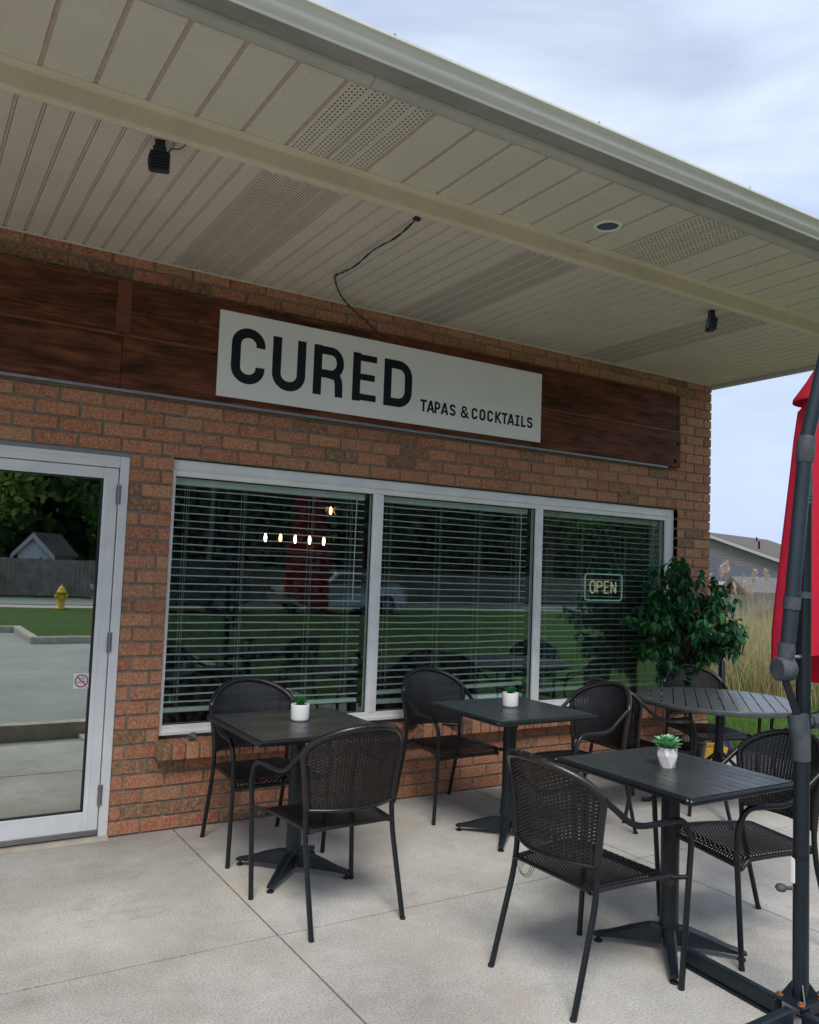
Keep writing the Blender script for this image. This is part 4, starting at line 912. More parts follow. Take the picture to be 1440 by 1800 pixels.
# round slatted table
rt_ = empty('round_slatted_table', (-1.215, -1.055, 0), 0, 'large round metal table with slatted top in front of the leafy plant', 'table'); RR = 0.545; ZT2 = 0.722
s = MB(); s.lathe([(RR-0.018, ZT2-0.001), (RR-0.004, ZT2), (RR, ZT2-0.004), (RR, ZT2-0.030), (RR-0.004, ZT2-0.034), (RR-0.018, ZT2-0.030), (RR-0.018, ZT2-0.001)], 72); s.build('rim', M['slat_metal'], rt_)
ns_ = 14; pw = 2*(RR-0.018)/ns_
sd_ = empty('slatted_top', (0, 0, 0), R_(-49), parent=rt_)
for k in range(ns_):
    a0 = -(RR-0.018)+pw*k+0.004; a1 = a0+pw-0.008
    if k == 0: a0 = -(RR-0.0178)
    if k == ns_-1: a1 = RR-0.0178
    R2 = RR-0.0178; pts = []
    for j in range(5):
        a = a0+(a1-a0)*j/4; pts.append((a, math.sqrt(max(0.0, R2*R2-a*a))))
    n = len(pts); vs = [(a, -h, z) for z in (ZT2-0.0015, ZT2-0.006) for a, h in pts]+[(a, h, z) for z in (ZT2-0.0015, ZT2-0.006) for a, h in pts]
    q = MB(); fs = []
    for j in range(n-1): fs += [(j, j+1, 2*n+j+1, 2*n+j), (n+j, 3*n+j, 3*n+j+1, n+j+1), (j, n+j, n+j+1, j+1), (2*n+j, 2*n+j+1, 3*n+j+1, 3*n+j)]
    fs += [(0, 2*n, 3*n, n), (n-1, 2*n-1, 4*n-1, 3*n-1)]
    q.add(vs, fs); q.build('slat', M['slat_metal'], sd_)
s = MB()
for z, h in ((0.3, 0), ): 
    s.box(-0.50, 0.50, -0.022, 0.022, ZT2-0.022, ZT2-0.0065); 
s.build('cross_bar', M['metal_slate'], sd_)
s = MB(); s.lathe([(0.0001, 0.0012), (0.018, 0.001), (0.026, -0.0005), (0.026, -0.002)], 22); o = s.build('umbrella_hole_cap', M['metal_black'], rt_); o.location = (0, 0, ZT2)
s = MB(); s.cyl((0, 0, 0.16), 0.027, ZT2-0.182, 22); s.build('column', M['metal_slate'], rt_)
for k in range(4):
    an = R_(45+90*k)+R_(2)
    s = MB(); s.tube(fillet([(0.02, 0, 0.36), (0.09, 0, 0.30), (0.27, 0, 0.10), (0.46, 0, 0.013), (0.50, 0, 0.013)], 0.08), 0.0125, 8); s.tube([(0.02, 0, 0.20), (0.19, 0, 0.18)], 0.008, 6); f = s.build('leg', M['metal_slate'], rt_); f.rotation_euler = (0, 0, an)

# ------------------------------------------------------------------ pots
def leafblade(L, W, T=0.004, curl=0.0, tip=0.35):
    """fleshy pointed leaf along +x, rising by curl"""
    s = MB(); st = [(0, 0.35), (0.25, 0.8), (0.55, 1.0), (0.8, 0.72), (0.93, 0.3), (1.0, 0.02)]; vs = []
    for t, w in st:
        x = L*t; z = curl*t*t*L; hw = W/2*w
        vs += [(x, -hw, z+0.35*hw), (x, 0, z), (x, hw, z+0.35*hw), (x, 0, z-T*w)]
    n = 4; return s.add(vs, [(i*n+k, i*n+(k+1) % n, (i+1)*n+(k+1) % n, (i+1)*n+k) for i in range(len(st)-1) for k in range(n)])
def spiky_pot(x, y, lab, seed):
    r = empty('potted_spiky_plant', (x, y, 0.7292), 0, lab, 'potted plant', 'white pots with small dark spiky plants'); rn = random.Random(seed)
    s = MB(); n = 40
    prof = [(0.0001, 0.001), (0.038, 0.0), (0.0435, 0.004), (0.046, 0.012), (0.0465, 0.05), (0.0470, 0.078), (0.0462, 0.082), (0.043, 0.082), (0.0415, 0.078), (0.041, 0.068)]
    vs = []
    for pi, (rad, z) in enumerate(prof):
        for k in range(n):
            rv = rad
            if 2 < pi < 6: rv += 0.0009*math.cos(k*math.pi+pi)
            vs.append((rv*math.cos(2*math.pi*k/n), rv*math.sin(2*math.pi*k/n), z))
    s.add(vs, [(i*n+k, i*n+(k+1) % n, (i+1)*n+(k+1) % n, (i+1)*n+k) for i in range(len(prof)-1) for k in range(n)], 0, True); s.build('pot', M['ceramic'], r)
    s = MB(); s.lathe([(0.0001, 0.073), (0.02, 0.074), (0.0412, 0.070)], 20)
    for k in range(40):
        a = rn.uniform(0, 6.28); q = rn.uniform(0.01, 0.038); s.cbox(q*math.cos(a)-.003, q*math.cos(a)+.003, q*math.sin(a)-.003, q*math.sin(a)+.003, 0.071, 0.077, 0.001)
    s.build('soil', M['soil'], r)
    for k in range(26):
        t = k/26; L = 0.052+rn.uniform(-.006, .008); me = leafblade(L, 0.010, 0.003, 0.15).mesh('leaf', M['succulent_dark'])
        o = inst('leaf', me, r, (0.004*math.cos(k*2.4), 0.004*math.sin(k*2.4), 0.072), (0, -R_(38+46*t+rn.uniform(-6, 6)), k*2.4))
spiky_pot(-4.209, -0.845, 'small white round pot with dark green spiky plant on the left square table', 1)
spiky_pot(-2.868, -0.868, 'small white round pot with dark green spiky plant on the middle square table', 2)
r = empty('potted_rosette_succulent', (-3.208, -2.335, 0.7292), R_(10), 'faceted white pot with a large bright green rosette succulent on the nearest table', 'potted plant')
s = MB(); n = 6
lv = [(0.030, 0.0, 0), (0.0455, 0.050, 0.5), (0.040, 0.083, 0), (0.035, 0.083, 0), (0.034, 0.072, 0)]
vs = [(rad*math.cos(2*math.pi*(k+off)/n), rad*math.sin(2*math.pi*(k+off)/n), z) for rad, z, off in lv for k in range(n)]
fs = []
for k in range(n):
    a, b = k, (k+1) % n; c, d = n+k, n+(k+1) % n; e, f = 2*n+k, 2*n+(k+1) % n
    fs += [(a, b, c), (b, d, c), (c, d, f), (c, f, e) if False else (c, f, e)]
    fs += [(e, f, 3*n+(k+1) % n, 3*n+k), (3*n+k, 3*n+(k+1) % n, 4*n+(k+1) % n, 4*n+k)]
fs.append(tuple(range(n))[::-1]); fs.append(tuple(range(4*n, 5*n)))
s.add(vs, fs); s.build('pot', M['ceramic_stained'], r)
rn = random.Random(9)
for ring, (cnt, L, W, el, z, mt) in enumerate(((11, 0.070, 0.026, 8, 0.084, 'succulent'), (11, 0.064, 0.026, 22, 0.088, 'succulent_pale'), (9, 0.054, 0.024, 38, 0.092, 'succulent'), (8, 0.042, 0.021, 54, 0.095, 'succulent_pale'), (6, 0.028, 0.016, 68, 0.098, 'succulent_heart'), (4, 0.018, 0.011, 80, 0.100, 'succulent_heart'))):
    me = leafblade(L, W, 0.004, 0.10).mesh('leaf', M[mt])
    for k in range(cnt): inst('leaf', me, r, (0, 0, z), (0, -R_(el+rn.uniform(-5, 5)), 2*math.pi*(k+ring*0.5)/cnt+rn.uniform(-.12, .12)), (1+rn.uniform(-.1, .12), 1, 1))
# rock on the sill
bm = bmesh.new(); bmesh.ops.create_icosphere(bm, subdivisions=3, radius=0.024); rn = random.Random(4)
from mathutils import noise as mnoise
for v in bm.verts:
    q = v.co*70; f = 1+0.35*mnoise.noise(q)+0.15*mnoise.noise(q*2.7); v.co = Vector((v.co.x*1.15*f, v.co.y*0.9*f, max(-0.018, v.co.z*0.95*f)))
me = bpy.data.meshes.new('rock'); bm.to_mesh(me); bm.free(); me.materials.append(M['rock']); rk = bpy.data.objects.new('rock', me); COL.objects.link(rk)
rk.location = (-4.505, -0.055, 0.5215); tag(rk, 'fist sized grey rock lying on the left end of the brick window sill', 'rock')

# ------------------------------------------------------------------ cantilever umbrella
PX, PY = -3.213, -2.942
um = empty('cantilever_umbrella', (PX, PY, 0), 0, 'closed red cantilever umbrella on a dark slate post with a cross shaped steel base', 'umbrella')
def angle_beam(x0, x1, y0, y1, nm='base_beam'):
    s = MB(); L = math.hypot(x1-x0, y1-y0); an = math.atan2(y1-y0, x1-x0)
    s.cbox(0, L, -0.030, 0.030, 0.004, 0.0085, 0.001); s.cbox(0, L, -0.018, 0.018, 0.0086, 0.066, 0.006)
    o = s.build(nm, M['metal_slate'], um); o.location = (x0-PX, y0-PY, 0); o.rotation_euler = (0, 0, an); return o
angle_beam(-3.270, -3.247, -2.900, -2.478); angle_beam(-3.300, -4.20, -2.958, -2.990); angle_beam(-3.215, -2.60, -2.955, -2.93); angle_beam(-3.285, -3.30, -3.0, -3.40)
s = MB(); s.cbox(-0.075, 0.06, -0.055, 0.055, 0.0665, 0.074, 0.001); s.build('base_plate', M['metal_slate'], um)
for sx, sy in ((-0.055, 0.045), (0.05, 0.045), (-0.058, -0.04), (0.05, -0.04)):
    s = MB(); s.cyl((sx, sy, 0.0741), 0.013, 0.003, 14); s.cyl((sx, sy, 0.077), 0.008, 0.007, 6); s.build('base_bolt', M['rust'], um)
for k in range(4):
    a = R_(45+90*k); s = MB(); c, sn = math.cos(a), math.sin(a); vs = []
    for t in (-0.002, 0.002): vs += [(c*0.028-sn*t, sn*0.028+c*t, 0.0742), (c*0.066-sn*t, sn*0.066+c*t, 0.0742), (c*0.028-sn*t, sn*0.028+c*t, 0.125)]
    s.add(vs, [(0, 1, 2), (3, 5, 4), (0, 3, 4, 1), (1, 4, 5, 2), (2, 5, 3, 0)]); s.build('base_gusset', M['metal_slate'], um)
s = MB(); s.cyl((0, 0, 0.074), 0.027, 0.83, 28); s.build('pole', M['metal_slate'], um)
s = MB(); s.cyl((-0.002, 0.0, 0.545), 0.0285, 0.012, 28); s.build('pole_collar', M['metal_black'], um)
s = MB(); s.cbox(-0.030, -0.022, 0.006, 0.020, 0.46, 0.546, 0.001); s.build('latch_strip', M['cream'] if False else M['lamp_ring'], um)
s = MB()
s.tube([(-0.022, 0.016, 0.44), (-0.046, 0.034, 0.44)], 0.007, 8); s.lathe([(0.0001, 0.014), (0.014, 0.011), (0.021, 0.0), (0.014, -0.011), (0.0001, -0.014)], 16, (-0.056, 0.040, 0.44)); s.build('clamp_knob', M['plastic_grey'], um)
s = MB(); s.tube([(0, 0, 0.885), (-0.003, 0.002, 0.96), (-0.010, 0.010, 1.045)], [0.030, 0.033, 0.036], 26); s.build('pole_sleeve', M['plastic_grey'], um)
s = MB(); s.tube([(-0.010, 0.010, 1.04), (-0.040, 0.042, 1.175)], 0.016, 4, smooth=False); s.build('link_bar', M['metal_black'], um)
kn = (-0.036, 0.043, 1.205); ax = Vector((rt.x*0.75+fw.x*0.25, rt.y*0.75+fw.y*0.25, 0)).normalized()
s = MB(); c0 = Vector(kn)-ax*0.036; s.tube([c0, c0+ax*0.006, c0+ax*0.056, c0+ax*0.064], [0.036, 0.043, 0.043, 0.036], 30)
s.tube([Vector(kn)+Vector((0.0, 0.0, 0.025)), Vector(kn)+Vector((0.004, -0.002, 0.055)), Vector(kn)+Vector((0.006, -0.004, 0.092))], [0.028, 0.030, 0.029], 24); s.build('tilt_joint', M['plastic_grey'], um)
s = MB(); s.tube([Vector(kn)+ax*0.026+Vector((0, 0, 0.012)), Vector(kn)+ax*0.040+Vector((0, 0, -0.03))], [0.018, 0.012], 10); s.build('joint_lever', M['plastic_grey'], um)
s = MB(); b0 = Vector(kn)+ax*0.030+Vector((0, 0, 0.043)); s.tube([b0, b0+ax*0.030], 0.0065, 10); s.tube([b0+ax*0.030, b0+ax*0.040], 0.0085, 6, smooth=False); s.build('joint_bolt', M['chrome'], um)
A0 = Vector((-0.028, 0.037, 1.285)); A1 = Vector((0.004, -0.012, 2.04)); dA = (A1-A0)
s = MB(); s.tube([A0, A1], 0.0265, 26); s.build('arm', M['pole_mid'], um)
s = MB(); q = A0+dA*((1.42-1.285)/0.755); s.tube([q, q+dA.normalized()*0.045], 0.0305, 26); s.build('arm_collar', M['plastic_grey'], um)
s = MB(); s.tube([A1-dA.normalized()*0.085, A1-dA.normalized()*0.07, A1, A1+dA.normalized()*0.012], [0.0285, 0.032, 0.0325, 0.028], 26); s.build('arm_collar', M['plastic_grey'], um)
A2 = A1+Vector((0.070, -0.105, 0.62)); s = MB(); s.tube([A1, A2], 0.0255, 26); s.tube(fillet([A2, A2+Vector((0.02, -0.03, 0.16)), A2+Vector((0.3, 0.11, 0.34)), (PX*0+0.69, 0.32, 2.92)], 0.1), 0.0255, 20); s.build('upper_arm', M['pole_mid'], um)
B0 = Vector((0.020, -0.012, 0.90)); B1 = Vector((0.022, -0.014, 1.84)); s = MB(); B0.x += 0.012; B1.x += 0.014; off = Vector((fw.x, fw.y, 0)).normalized()*0.055
s.tube([B0+off, B1+off], 0.0255, 26); s.build('rear_pole', M['metal_slate'], um)
s = MB(); s.tube([B0+off+Vector((0, 0, 0.56)), B0+off+Vector((0, 0, 0.585))], 0.0295, 26); s.build('pole_collar', M['plastic_grey'], um)
s = MB()
for k in range(3): s.tube([B1+off+Vector((0, 0, -0.03+k*0.014)), B1+off+Vector((0, 0, -0.02+k*0.014))], 0.0285, 24)
s.tube(fillet([B1+off, B1+off+Vector((0, 0, 0.06)), B1+Vector((-0.03, 0.01, 0.10))], 0.05), 0.026, 20); s.build('elbow', M['plastic_grey'], um)
hb = Vector((0.022, -0.010, 1.01))+off; s = MB(); s.tube([hb-ax*0.026, hb+ax*0.075], [0.022, 0.018], 16); s.tube([hb+ax*0.045, hb+ax*0.085], 0.026, 8, smooth=False); s.tube([hb+ax*0.08, hb+ax*0.17], 0.011, 10); s.build('crank_housing', M['plastic_grey'], um)
# canopy: folded cloth hanging in pleats
cx, cy = 0.69, 0.32
def canopy(zs, rad, n=72, pl=8, ph=0.0, hem=None):
    s = MB(); vs = []
    for i, (z, r0) in enumerate(zip(zs, rad)):
        for k in range(n):
            a = 2*math.pi*k/n; w = math.cos(a*pl+ph+0.25*math.sin(z*3)); f = 1+0.20*w+0.06*math.sin(3*a+z*2.2); zz = z
            if hem and i == 0: zz = z-hem*(0.5+0.5*math.cos(a-0.6))
            vs.append((cx+r0*f*math.cos(a), cy+r0*f*math.sin(a), zz))
    s.add(vs, [(i*n+k, i*n+(k+1) % n, (i+1)*n+(k+1) % n, (i+1)*n+k) for i in range(len(zs)-1) for k in range(n)], 0, True); return s
can = canopy([1.22, 1.30, 1.42, 1.6, 1.8, 2.0, 2.15, 2.28, 2.34, 2.38], [0.200, 0.200, 0.194, 0.180, 0.162, 0.142, 0.128, 0.112, 0.07, 0.04], hem=0.16).build('canopy', M['canvas_red'], um)
s = MB(); s.lathe([(0.150, 2.325), (0.148, 2.34), (0.100, 2.41), (0.058, 2.48), (0.032, 2.56), (0.015, 2.62)], 40, (cx, cy, 0)); s.build('canopy_cap', M['canvas_red'], um)
s = MB(); s.cyl((cx, cy, 1.12), 0.014, 1.85, 14); s.build('canopy_mast', M['metal_slate'], um)

# ------------------------------------------------------------------ leafy plant by the wall corner
fp = empty('leafy_potted_tree', (-0.53, -0.22, 0), 0, 'leafy green potted tree against the brick at the right end of the window', 'plant')
s = MB(); s.lathe([(0.0001, 0.0), (0.12, 0.0), (0.15, 0.22), (0.155, 0.25), (0.14, 0.25), (0.135, 0.22), (0.0001, 0.22)], 28); s.build('pot', M['metal_black'], fp)
rn = random.Random(11); tips = []
s = MB()
for k in range(6):
    a = k*1.05; pts = []
    for j in range(12):
        t = j/11; tw_ = a+t*4.2; rr = 0.030*(1-t*0.3)*(1+0.3*math.sin(5*t+k)); pts.append((rr*math.cos(tw_)+0.02*math.sin(3*t), rr*math.sin(tw_)*0.8, 0.2+t*0.85))
    s.tube(pts, [0.012-0.006*j/11 for j in range(12)], 7)
s.build('trunk', M['bark_light'], fp)
cw = Vector((-0.03, -0.02, 1.23)); s = MB()
for k in range(175):
    while True:
        d = Vector((rn.uniform(-1, 1), rn.uniform(-1, 1), rn.uniform(-1, 1)))
        if 0.15 < d.length < 1: break
    d = d.normalized()*d.length**0.45
    lim = 1+0.18*math.sin(d.x*5+d.z*4)
    tip = cw+Vector((d.x*0.50*lim-0.06, max(-0.44, d.y*0.44), d.z*0.46*lim)); 
    if tip.y > 0.17: tip.y = 0.17-rn.random()*0.1
    st_ = Vector((0.01*rn.uniform(-2, 2), 0.01*rn.uniform(-2, 2), rn.uniform(0.62, 1.05))); mid = (st_+tip)/2+Vector((0, 0, 0.06))
    pts = smooth_path([st_, mid, tip+Vector((0, 0, -0.01))], 5); s.tube(pts, [0.0035-0.0022*i/(len(pts)-1) for i in range(len(pts))], 4)
    for t in (0.42, 0.55, 0.68, 0.78, 0.86, 0.93, 1.0):
        i = t*(len(pts)-1); p = pts[int(i)].lerp(pts[min(len(pts)-1, int(i)+1)], i-int(i)); tips.append((p, (tip-st_).normalized()))
s.build('twigs', M['bark'], fp)
def ficus_mesh(L, W, droop, seed):
    s = MB(); st = [(0.0, 0.06), (0.15, 0.62), (0.38, 1.0), (0.62, 0.86), (0.82, 0.45), (1.0, 0.0)]; vs = []
    for t, w in st:
        x = L*t; z = -droop*L*t*t; hw = W/2*w
        vs += [(x, -hw, z+hw*0.28), (x, 0, z), (x, hw, z+hw*0.28)]
    return s.add(vs, [(i*3+k, i*3+k+1, (i+1)*3+k+1, (i+1)*3+k) for i in range(len(st)-1) for k in (0, 1)], 0, True)
lms = [ficus_mesh(L, W, dr, i).mesh('leaf', M['ficus_leaf']) for i, (L, W, dr) in enumerate(((0.078, 0.036, 0.25), (0.068, 0.031, 0.38), (0.086, 0.040, 0.3), (0.056, 0.027, 0.2)))]
allv = []
for p, d in tips:
    for q in range(3):
        yaw = rn.uniform(0, 6.283); pit = R_(rn.uniform(-5, 72)); pos = p+Vector((rn.uniform(-.02, .02), rn.uniform(-.02, .02), rn.uniform(-.02, .015)))
        if pos.y > 0.165: pos.y = 0.165
        allv.append((pos, pit, yaw, rn.uniform(0.8, 1.2)))
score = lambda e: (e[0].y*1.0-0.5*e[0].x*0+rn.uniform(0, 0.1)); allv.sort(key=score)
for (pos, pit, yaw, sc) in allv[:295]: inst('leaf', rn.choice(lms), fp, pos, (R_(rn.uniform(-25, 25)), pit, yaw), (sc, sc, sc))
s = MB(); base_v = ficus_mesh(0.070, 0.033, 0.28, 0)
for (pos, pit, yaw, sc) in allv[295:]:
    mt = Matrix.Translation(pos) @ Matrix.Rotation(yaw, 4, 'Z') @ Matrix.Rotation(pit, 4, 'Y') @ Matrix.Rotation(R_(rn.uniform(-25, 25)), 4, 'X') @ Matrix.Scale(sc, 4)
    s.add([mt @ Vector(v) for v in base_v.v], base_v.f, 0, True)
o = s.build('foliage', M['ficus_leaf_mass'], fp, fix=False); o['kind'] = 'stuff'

# yellow tub and black post beyond the round table
tb = empty('yellow_tub', (-0.13, -0.10, 0), R_(-20), 'yellow plastic tub with a cream handle on the ground behind the round table', 'tub')
s = MB(); vs = [(-0.10, -0.08, 0.0), (0.10, -0.08, 0.0), (0.10, 0.08, 0.0), (-0.10, 0.08, 0.0), (-0.13, -0.10, 0.14), (0.13, -0.10, 0.14), (0.13, 0.10, 0.14), (-0.13, 0.10, 0.14), (-0.115, -0.088, 0.14), (0.115, -0.088, 0.14), (0.115, 0.088, 0.14), (-0.115, 0.088, 0.14), (-0.09, -0.07, 0.02), (0.09, -0.07, 0.02), (0.09, 0.07, 0.02), (-0.09, 0.07, 0.02)]
fs = [(0, 3, 2, 1)]
for lvl in range(3): fs += [(lvl*4+k, lvl*4+(k+1) % 4, lvl*4+4+(k+1) % 4, lvl*4+4+k) for k in range(4)]
fs.append((12, 13, 14, 15)); s.add(vs, fs); s.build('body', M['yellow'], tb)
s = MB(); s.tube(fillet([(-0.12, 0, 0.14), (-0.10, 0, 0.20), (0.10, 0, 0.20), (0.12, 0, 0.14)], 0.03), 0.011, 8, flat=0.6); s.build('handle', M['cream'], tb)
ps = empty('ash_post', (-0.33, -0.40+0.02, 0), 0, 'slim black post with a white label standing behind the arched chair back', 'post')
ps.location = (0.345, 0.13, -0.05)
s = MB(); s.lathe([(0.0001, 0), (0.13, 0), (0.14, 0.03), (0.10, 0.12), (0.045, 0.22), (0.032, 0.32), (0.030, 1.16), (0.0001, 1.17)], 24); s.build('body', M['metal_black'], ps)
s = MB(); s.lathe([(0.0001, 1.215), (0.034, 1.21), (0.037, 1.17), (0.0001, 1.168)], 20); s.build('cap', M['metal_black'], ps)
s = MB(); n = 8; vs = []
for k in range(n+1):
    a = R_(195+k*9); vs += [(0.0312*math.cos(a), 0.0312*math.sin(a), 0.98), (0.0312*math.cos(a), 0.0312*math.sin(a), 0.86)]
s.add(vs, [(2*k, 2*k+1, 2*k+3, 2*k+2) for k in range(n)]); s.build('label', M['white_label'], ps)

# ------------------------------------------------------------------ background beyond the wall corner
cxy = Vector((-6.0074, -4.7488)); VD = Vector((0.8175, 0.5760)).normalized()
def blades(name, pts, hfun, wfun, lean, mat, seed, segs=2, kind='stuff', lab=None, cat=None):
    rn = np.random.default_rng(seed); n = len(pts); V = []; F = []
    h = hfun(rn, n); w = wfun(rn, n); az = rn.uniform(0, 6.283, n); ln = lean(rn, n); face = rn.uniform(0, 3.1416, n)
    P = np.asarray(pts, float); wx, wy = np.cos(face)*w/2, np.sin(face)*w/2
    rows = []
    for k in range(segs+1):
        t = k/segs; off = ln*t**1.8*h; ww = 1-0.92*t
        cx_ = P[:, 0]+np.cos(az)*off; cy_ = P[:, 1]+np.sin(az)*off; cz = P[:, 2]+h*t*np.sqrt(np.maximum(0.1, 1-0.4*ln**2*t))
        rows.append((np.stack([cx_-wx*ww, cy_-wy*ww, cz], 1), np.stack([cx_+wx*ww, cy_+wy*ww, cz], 1)))
    A = np.stack([r for pr in rows for r in pr], 1).reshape(-1, 3); m_ = 2*(segs+1)
    base = np.arange(n)[:, None]*m_
    q = np.concatenate([np.stack([base[:, 0]+2*k, base[:, 0]+2*k+1, base[:, 0]+2*k+3, base[:, 0]+2*k+2], 1)[:, None] for k in range(segs)], 1).reshape(-1, 4)
    me = bpy.data.meshes.new(name); me.vertices.add(len(A)); me.vertices.foreach_set('co', A.ravel()); me.loops.add(q.size); me.loops.foreach_set('vertex_index', q.ravel().astype(np.int32))
    me.polygons.add(len(q)); me.polygons.foreach_set('loop_start', np.arange(0, q.size, 4, dtype=np.int32)); me.polygons.foreach_set('loop_total', np.full(len(q), 4, np.int32)); me.update(calc_edges=True)
    me.materials.append(mat); o = bpy.data.objects.new(name, me); COL.objects.link(o); tag(o, lab, cat, None, kind); return o
rg = np.random.default_rng(3)
# short turf right of the patio
n = 52000; px_ = rg.uniform(0.63, 6.2, n); py_ = rg.uniform(-2.6, 4.2, n); P = np.stack([px_, py_, np.full(n, -0.05)], 1)
blades('turf', P, lambda r, n: r.uniform(0.03, 0.075, n), lambda r, n: r.uniform(0.003, 0.006, n), lambda r, n: r.uniform(0, 0.7, n), M['lawn_blade'], 5)
# dry reed bed: near edge runs across the view about 12 m off
def wedge(n, d0, d1, a0, a1, r):
    d = d0+(d1-d0)*r.random(n)**0.8; ang = np.radians(r.uniform(a0, a1, n)); bx = VD.x*np.cos(ang)+VD.y*np.sin(ang); by = -VD.x*np.sin(ang)+VD.y*np.cos(ang)
    return np.stack([cxy.x+bx*d, cxy.y+by*d, np.full(n, -0.05)], 1)
P = wedge(42000, 12.0, 19.0, -7.5, 9, rg); blades('dry_reed_bed', P, lambda r, n: r.normal(0.70, 0.15, n).clip(0.3, 1.1), lambda r, n: r.uniform(0.006, 0.014, n), lambda r, n: np.abs(r.normal(0.0, 0.6, n)).clip(0, 1.6), M['straw'], 6, 3)
P = wedge(9000, 19.0, 27.0, -7.5, 9, rg); blades('dry_reed_bed', P, lambda r, n: r.normal(0.55, 0.12, n).clip(0.3, 0.9), lambda r, n: r.uniform(0.010, 0.022, n), lambda r, n: np.abs(r.normal(0.0, 0.3, n)).clip(0, 0.9), M['straw'], 8, 2)
P = wedge(260, 12.5, 18.0, -6, 8, rg); blades('dry_reed_bed', P, lambda r, n: r.uniform(1.15, 1.5, n), lambda r, n: r.uniform(0.008, 0.014, n), lambda r, n: r.uniform(0, 0.35, n), M['straw'], 9, 3)
# single plumed reeds one can tell apart
rn = random.Random(21)
ORD = ['first', 'second', 'third', 'fourth', 'fifth', 'sixth', 'seventh', 'eighth', 'ninth', 'tenth', 'eleventh', 'twelfth', 'thirteenth', 'fourteenth']
reeds = sorted([(-3.35, 1.50), (-2.6, 1.63), (-2.15, 1.69), (-1.85, 1.50), (-1.25, 1.38), (-0.75, 1.58), (-0.5, 1.42), (0.05, 1.36), (0.45, 1.62), (0.75, 1.50), (1.15, 1.44), (1.45, 1.33), (3.2, 1.5), (3.9, 1.4)])
for k, (ang, H) in enumerate(reeds):
    ang = math.radians(ang); d = rn.uniform(12.5, 14.5); bx = VD.x*math.cos(ang)+VD.y*math.sin(ang); by = -VD.x*math.sin(ang)+VD.y*math.cos(ang)
    r = empty('plumed_reed', (cxy.x+bx*d, cxy.y+by*d, -0.05), rn.uniform(0, 6), 'tan plumed reed above the reed bed, '+ORD[k]+' counting from the brick corner', 'reed', 'plumed reeds behind the patio')
    ln = rn.uniform(0.02, 0.22); s = MB(); s.tube([(0, 0, 0), (ln*0.3, 0, H*0.6), (ln, 0, H)], [0.007, 0.006, 0.003], 5); s.build('stalk', M['straw'], r)
    s = MB(); pf_ = rn.uniform(0.55, 1.15)
    for j in range(int(rn.uniform(45, 95))):
        t = rn.random(); a = rn.uniform(0, 6.28); l_ = (0.13*(1-0.7*t)+0.02)*rn.uniform(0.35, 1.25)*pf_; p0 = Vector((ln+0.03*t*t, 0, H-0.03+t*0.20)); d_ = Vector((math.cos(a)*0.6+0.35, math.sin(a)*0.6, 0.7)).normalized()*l_; w_ = Vector((-math.sin(a), math.cos(a), 0.2))*0.0055
        s.add([p0-w_*.4, p0+w_*.4, p0+d_*0.6+w_, p0+d_, p0+d_*0.6-w_], [(0, 1, 2, 3, 4)])
    s.build('plume', M['plume'], r, fix=False)

def fence_line(p0, p1, h0, h1, zb, lab, seed, brd=0.14):
    a, b = Vector(p0), Vector(p1); L = (b-a).length; an = math.atan2(b.y-a.y, b.x-a.x); r = empty('board_fence', (a.x, a.y, zb), an, lab, 'fence'); rn = random.Random(seed)
    x = 0; me = []
    for k in range(5):
        q = MB(); q.box(0.004, brd-0.006, 0, 0.02, 0.03, h0+rn.uniform(-.012, .012)); me.append(q.mesh('fence_board', M['fence_wood']))
    cnt = 0
    while x < L-brd and cnt < 290: inst('fence_board', rn.choice(me), r, (x, rn.uniform(-.004, .004), 0)); x += brd; cnt += 1
    x = 0
    pm_ = MB(); pm_.box(-0.05, 0.05, 0.05, 0.15, -0.1, h0+0.08); pm_ = pm_.mesh('fence_post', M['fence_wood'])
    while x < L: inst('fence_post', pm_, r, (x, 0, 0)); x += 2.4
    s = MB()
    for z in (0.3, h0-0.25): s.box(0, L, 0.0215, 0.049, z, z+0.09)
    s.build('fence_rail', M['fence_wood'], r); return r
def vp(d, ang_deg): 
    a = math.radians(ang_deg); return (cxy.x+d*(VD.x*math.cos(a)+VD.y*math.sin(a)), cxy.y+d*(-VD.x*math.sin(a)+VD.y*math.cos(a)))
fence_line(vp(28.3, -7), vp(27.6, 9), 1.75, 0, -0.62, 'weathered grey board fence beyond the dry reeds', 31, 0.15)

